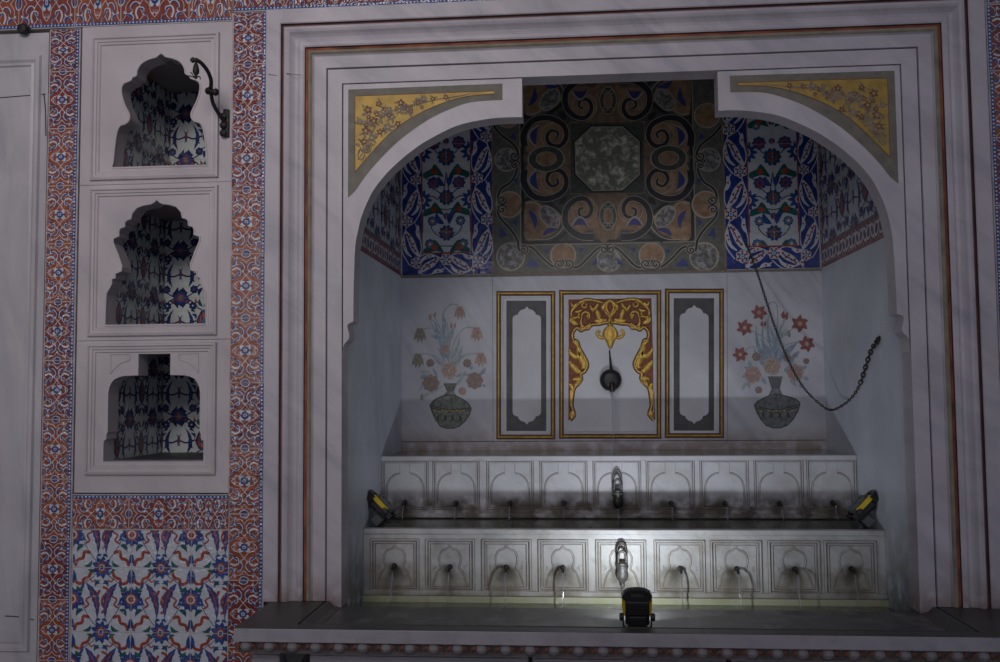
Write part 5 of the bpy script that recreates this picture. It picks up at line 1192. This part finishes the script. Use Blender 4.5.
while xx < XS1 - 0.02 and i < 40:
    if bead is None:
        k = MB(); q = (xx, YSF + 0.022, -0.072)
        prf = [(0.0, 0.020), (0.014, 0.018), (0.024, 0.010), (0.027, 0.0), (0.022, -0.011), (0.012, -0.018), (0.0, -0.020)]
        k.lathe(prf, q, (0, 0, 1), M_BEADW, 14)
        for s in (-1, 1):
            k.tube(smooth([(xx + s * 0.020, YSF + 0.004, -0.064), (xx + s * 0.034, YSF + 0.008, -0.070), (xx + s * 0.040, YSF + 0.014, -0.082)], 3), [0.006, 0.008, 0.007, 0.006, 0.005, 0.004, 0.003], M_BEADR, 6)
        bead = k.build('bead', sh, True); bead0 = xx
    else:
        c = bead.copy(); COL.objects.link(c); c.location = (xx - bead0, 0, 0); c.parent = sh
    xx += 0.0905; i += 1
# panels below
GP = 'marble panels under the shelf'
cuts = [(-1.49, onZ(281, 655, -0.13)[0], 'short marble end piece'), (onY(310, 655, -0.38)[0], onY(528.5, 655, -0.38)[0], 'long marble panel left of centre'), (onY(532.5, 655, -0.38)[0], onY(726, 655, -0.38)[0], 'marble panel at the middle'), (onY(731, 655, -0.38)[0], onY(952, 655, -0.38)[0], 'long marble panel right of centre'), (onY(996, 655, -0.38)[0] , 1.52, 'short marble end piece at the right')]
cuts[0] = (-1.455, onY(280, 655, -0.38)[0], cuts[0][2])
for a, c, d in cuts:
    r = thing('support_panel', ((a + c) / 2, -0.38, -0.7), '%s under the bead edge of the shelf' % d, 'stone panel', GP)
    k = MB(); k.box((a, -0.385, -0.7), (c, -0.05, -0.0985), M_SHELFE, 0.004); k.build('slab', r)
    k = MB(); k.box((a + 0.004, -0.395, -0.128), (c - 0.004, -0.384, -0.118), M_SHELFE, 0.003); k.box((a + 0.004, -0.392, -0.150), (c - 0.004, -0.384, -0.142), M_SHELFE, 0.003); k.build('moulding', r)
k = MB(); xb0, xb1 = onY(283, 655, -0.33)[0], onY(308, 655, -0.33)[0]
k.prism([(xb0 + 0.03, -0.7), (xb1 - 0.03, -0.7), (xb1 - 0.025, -0.16), (xb1 - 0.012, -0.135), (xb1 - 0.001, -0.12), (xb1 - 0.001, -0.1), (xb0 + 0.001, -0.1), (xb0 + 0.001, -0.12), (xb0 + 0.012, -0.135), (xb0 + 0.025, -0.16)], -0.345, -0.30, M_SLATE)
tag(k.build('shelf_bracket'), 'dark carved bracket in the gap under the left end of the shelf', 'bracket')

# ================================================================== WORK LIGHTS
LEDW = 3.5
def floodlight(loc, rot, label, lit, head_rot):
    """local frame: light faces +y, up = z; base of stand at the origin"""
    root = thing('work_light', (0, 0, 0), label, 'work light', 'black and yellow work lights')
    HM = Matrix.Translation((0, 0, 0.062)) @ Matrix.Rotation(head_rot, 4, 'X')     # head pivots on the bracket
    def part(name, build, mats_smooth=False, head=True, parent=root):
        k = MB(); build(k)
        if head: k.v = [tuple(HM @ Vector(v)) for v in k.v]
        o = k.build(name, parent, mats_smooth, origin=(0, 0, 0)); return o
    hs = part('housing', lambda k: k.box((-0.046, -0.028, -0.050), (0.046, 0.022, 0.046), M_BLACK, 0.006))
    def fins(k):
        for i in range(7): k.box((-0.036, -0.036, -0.040 + i * 0.012), (0.036, -0.026, -0.035 + i * 0.012), M_BLACK, 0.001)
    part('heat_sink', fins, parent=hs)
    part('lens_frame', lambda k: (k.box((-0.044, 0.020, -0.046), (0.044, 0.032, -0.034), M_DGREY, 0.003), k.box((-0.044, 0.020, 0.030), (0.044, 0.032, 0.042), M_DGREY, 0.003), k.box((-0.044, 0.020, -0.046), (-0.036, 0.032, 0.042), M_DGREY, 0.003), k.box((0.036, 0.020, -0.046), (0.044, 0.032, 0.042), M_DGREY, 0.003)))
    if lit:
        part('led_panel', lambda k: k.box((-0.036, 0.021, -0.040), (0.036, 0.026, 0.020), M_LED))
        sd = bpy.data.lights.new('led_beam', 'AREA'); sd.shape = 'SQUARE'; sd.size = 0.030; sd.energy = LEDW; sd.color = (0.90, 0.96, 1.0); sd.spread = math.radians(142)
        so = bpy.data.objects.new('led_beam', sd); COL.objects.link(so); so.parent = root
        so.matrix_local = HM @ Matrix.Translation((0, 0.034, -0.012)) @ Matrix.Rotation(math.radians(107), 4, 'X')
    else: part('led_panel', lambda k: (k.box((-0.036, 0.021, -0.034), (0.036, 0.025, 0.030), M_LENS), k.box((-0.036, 0.021, -0.004), (0.036, 0.030, 0.002), M_DGREY)))
    for s in (-1, 1):
        part('yellow_side', lambda k: k.prism([(s * 0.044, -0.03), (s * 0.056, -0.012), (s * 0.058, 0.04), (s * 0.050, 0.056), (s * 0.044, 0.05)], 0.000, 0.019, M_YEL))
    def handle(k):
        P = [(-0.052, 0.046), (-0.058, 0.058), (-0.05, 0.076), (-0.03, 0.086), (0, 0.089), (0.03, 0.086), (0.05, 0.076), (0.058, 0.058), (0.052, 0.046)]
        H = [(-0.028, 0.060), (0.028, 0.060), (0.024, 0.070), (0, 0.072), (-0.024, 0.070)]
        k.prism(P, -0.018, 0.014, M_BLACK, [H])
    part('handle', handle)
    for s in (-1, 1): part('knob', lambda k: k.lathe([(0.0, 0.0), (0.014, 0.0), (0.016, 0.006), (0.014, 0.014), (0.0, 0.016)], (s * 0.054, 0, 0), (s, 0, 0), M_BLACK, 14), True, False).location = (0, 0, 0.036)
    def stand(k):
        for s in (-1, 1): k.box((s * 0.054 - 0.003, -0.012, 0.004), (s * 0.054 + 0.003, 0.012, 0.048), M_BLACK, 0.001)
        k.box((-0.057, -0.014, 0.0), (0.057, 0.014, 0.005), M_BLACK, 0.001)
        if not lit: return
        k.box((-0.044, -0.046, 0.0), (0.044, -0.036, 0.007), M_STEEL, 0.002)
        for s in (-1, 1): k.box((s * 0.042 - 0.004, -0.046, 0.0), (s * 0.042 + 0.004, 0.05, 0.006), M_STEEL, 0.001)
    part('stand', stand, False, False)
    part('battery_box', lambda k: k.box((-0.034, -0.050 if lit else -0.074, -0.048), (0.034, -0.024, -0.006), M_DGREY if not lit else M_BLACK, 0.004))
    root.location = loc; root.rotation_euler = rot; return root
x, y = onZ(638, 629.5, ZTRAY)
floodlight((x, y + 0.035, ZTRAY + 0.003), (0, 0, -0.03), 'black work light seen from behind, standing on the tray and lighting the tiers', True, math.radians(10))
for s, px, lab in ((1, 383, 'yellow and black work light leaning at the left end of the ledge between tiers'), (-1, 861, 'yellow and black work light leaning at the right end of the ledge between tiers')):
    Yl = 0.56
    xx = onY(px, 512, Yl)[0]
    r = floodlight((0, 0, 0), (0, 0, 0), lab, False, 0.0)
    fy, fz = Vector((s * 0.72, 0.10, 0.69)).normalized(), Vector((-s * 0.69, 0.05, 0.72))
    fx = fy.cross(fz).normalized(); fz = fx.cross(fy).normalized()
    M3 = Matrix((fx, fy, fz)).transposed()
    zmin = 9
    for ch in r.children:
        for v in ch.data.vertices: zmin = min(zmin, (M3 @ (v.co + ch.location)).z)
    mid = M3 @ Vector((0, 0, 0.06)) * 1.12; zmin *= 1.12; r.scale = (1.12, 1.12, 1.12)
    r.rotation_euler = M3.to_euler(); r.location = (xx - mid.x, Yl - mid.y, ZL - 0.011 - zmin)

# ================================================================== CHAIN
def chain_points():
    a = Vector((*[onY(746, 243, B - 0.02)[0]], B - 0.02, onY(746, 243, B - 0.02)[1]))
    px = [(746, 243), (757, 272), (766, 300), (776, 330), (790, 364), (804, 388), (820, 404), (831, 410), (843, 405), (853, 396), (862, 382), (869, 366), (874, 350), (877.5, 341)]
    n = len(px); ye = onX(877.5, 341, W - 0.012)[0]
    pts = []
    for i, (u, v) in enumerate(px):
        t = i / (n - 1)
        # depth runs from the back wall to the anchor on the right side wall
        Y = (B - 0.03) + (ye - (B - 0.03)) * max(0, (t - 0.08) / 0.92) ** 1.15
        x, z = onY(u, v, Y); pts.append((min(x, W - 0.013), Y, z))
    return pts
cp = smooth(chain_points(), 14)
ch = thing('chain', cp[-1], 'thin dark iron chain hanging across the right flower painting to the right side wall', 'chain')
acc = [0.0]
for a, c in zip(cp[:-1], cp[1:]): acc.append(acc[-1] + (Vector(c) - Vector(a)).length)
def at_len(s):
    for i in range(len(acc) - 1):
        if acc[i + 1] >= s:
            f = (s - acc[i]) / max(1e-9, acc[i + 1] - acc[i]); return Vector(cp[i]).lerp(Vector(cp[i + 1]), f)
    return Vector(cp[-1])
k = MB(); s_ = 0.0; i = 0; TL = acc[-1]
while s_ < TL - 0.02:
    big = s_ > TL * 0.80
    ll = 0.030 if big else 0.020; rr_ = 0.0036 if big else 0.0024; hw = 0.0085 if big else 0.0055
    p, q = at_len(s_), at_len(min(TL, s_ + ll)); d = (q - p).normalized(); u = d.orthogonal().normalized()
    v = d.cross(u); w_ = (u if i % 2 else v)
    mid = (p + q) / 2; pts = []
    for j in range(13):
        an = 2 * pi * j / 12; pts.append(mid + d * (ll * 0.62 * cos(an)) + w_ * (hw * sin(an)))
    k.tube(pts, rr_, M_CHAIN, 6, False); s_ += ll * 0.92; i += 1
k.build('links', ch, True)
k = MB(); e = Vector(cp[-1]); k.tube([e + Vector((0, 0.012 * cos(a), 0.016 * sin(a))) for a in [2 * pi * j / 14 for j in range(15)]], 0.004, M_CHAIN, 8, False); k.lathe([(0.0, 0), (0.012, 0), (0.012, 0.004), (0, 0.006)], (W - 0.0015, e.y, e.z + 0.012), (-1, 0, 0), M_CHAIN, 10); k.tube([(W - 0.0015, e.y, e.z + 0.012), (e.x - 0.002, e.y, e.z + 0.012)], 0.0035, M_CHAIN, 8); k.build('wall_ring', ch, True)

# small plugs in the inlay panel
# ================================================================== LIGHT
w = bpy.data.worlds.new('daylight'); SC.world = w; w.use_nodes = True; t = w.node_tree; bg = t.nodes['Background']
tc = N(t, 'ShaderNodeTexCoord'); sp_ = N(t, 'ShaderNodeSeparateXYZ'); t.links.new(tc.outputs['Generated'], sp_.inputs[0])
def dotlobe(direction, inner, outer):
    d = Vector(direction).normalized(); vm = N(t, 'ShaderNodeVectorMath', operation='DOT_PRODUCT'); t.links.new(tc.outputs['Generated'], vm.inputs[0]); vm.inputs[1].default_value = d
    mr = N(t, 'ShaderNodeMapRange', interpolation_type='SMOOTHSTEP'); mr.inputs['From Min'].default_value = cos(math.radians(outer)); mr.inputs['From Max'].default_value = cos(math.radians(inner))
    t.links.new(vm.outputs['Value'], mr.inputs['Value']); return mr.outputs[0]
# portico shade overall, an open court seen low in front, and one bright archway in it
e1 = dotlobe((0.05, -1, 0.26), 8, 62); e2 = dotlobe((-1.45, -4.05, 0.30), 1.5, 5.5)
c = mixc(t, e1, (0.13, 0.135, 0.17), (0.72, 0.74, 0.90))
c = mixc(t, e2, c, (18.0, 18.0, 18.7))
t.links.new(c, bg.inputs['Color']); bg.inputs['Strength'].default_value = 0.37
ld = bpy.data.lights.new('added_wall_fill', 'AREA'); ld.shape = 'RECTANGLE'; ld.size = 2.2; ld.size_y = 1.2; ld.energy = 16; ld.spread = math.radians(72); ld.color = (1.0, 0.92, 0.89)  # added unseen fill light, grades the wall brighter towards upper left
lo = bpy.data.objects.new('added_wall_fill', ld); COL.objects.link(lo); lo.location = (-1.5, -5.4, 3.7); lo.rotation_euler = (Vector((-2.0, 0, 2.3)) - lo.location).to_track_quat('-Z', 'Y').to_euler()

SC.view_settings.view_transform = 'Standard'; SC.view_settings.look = 'None'
SC.view_settings.exposure = 0.0; SC.view_settings.gamma = 1.0; SC.view_settings.use_curve_mapping = False
for o in bpy.data.objects:
    if '_o' in o: del o['_o']
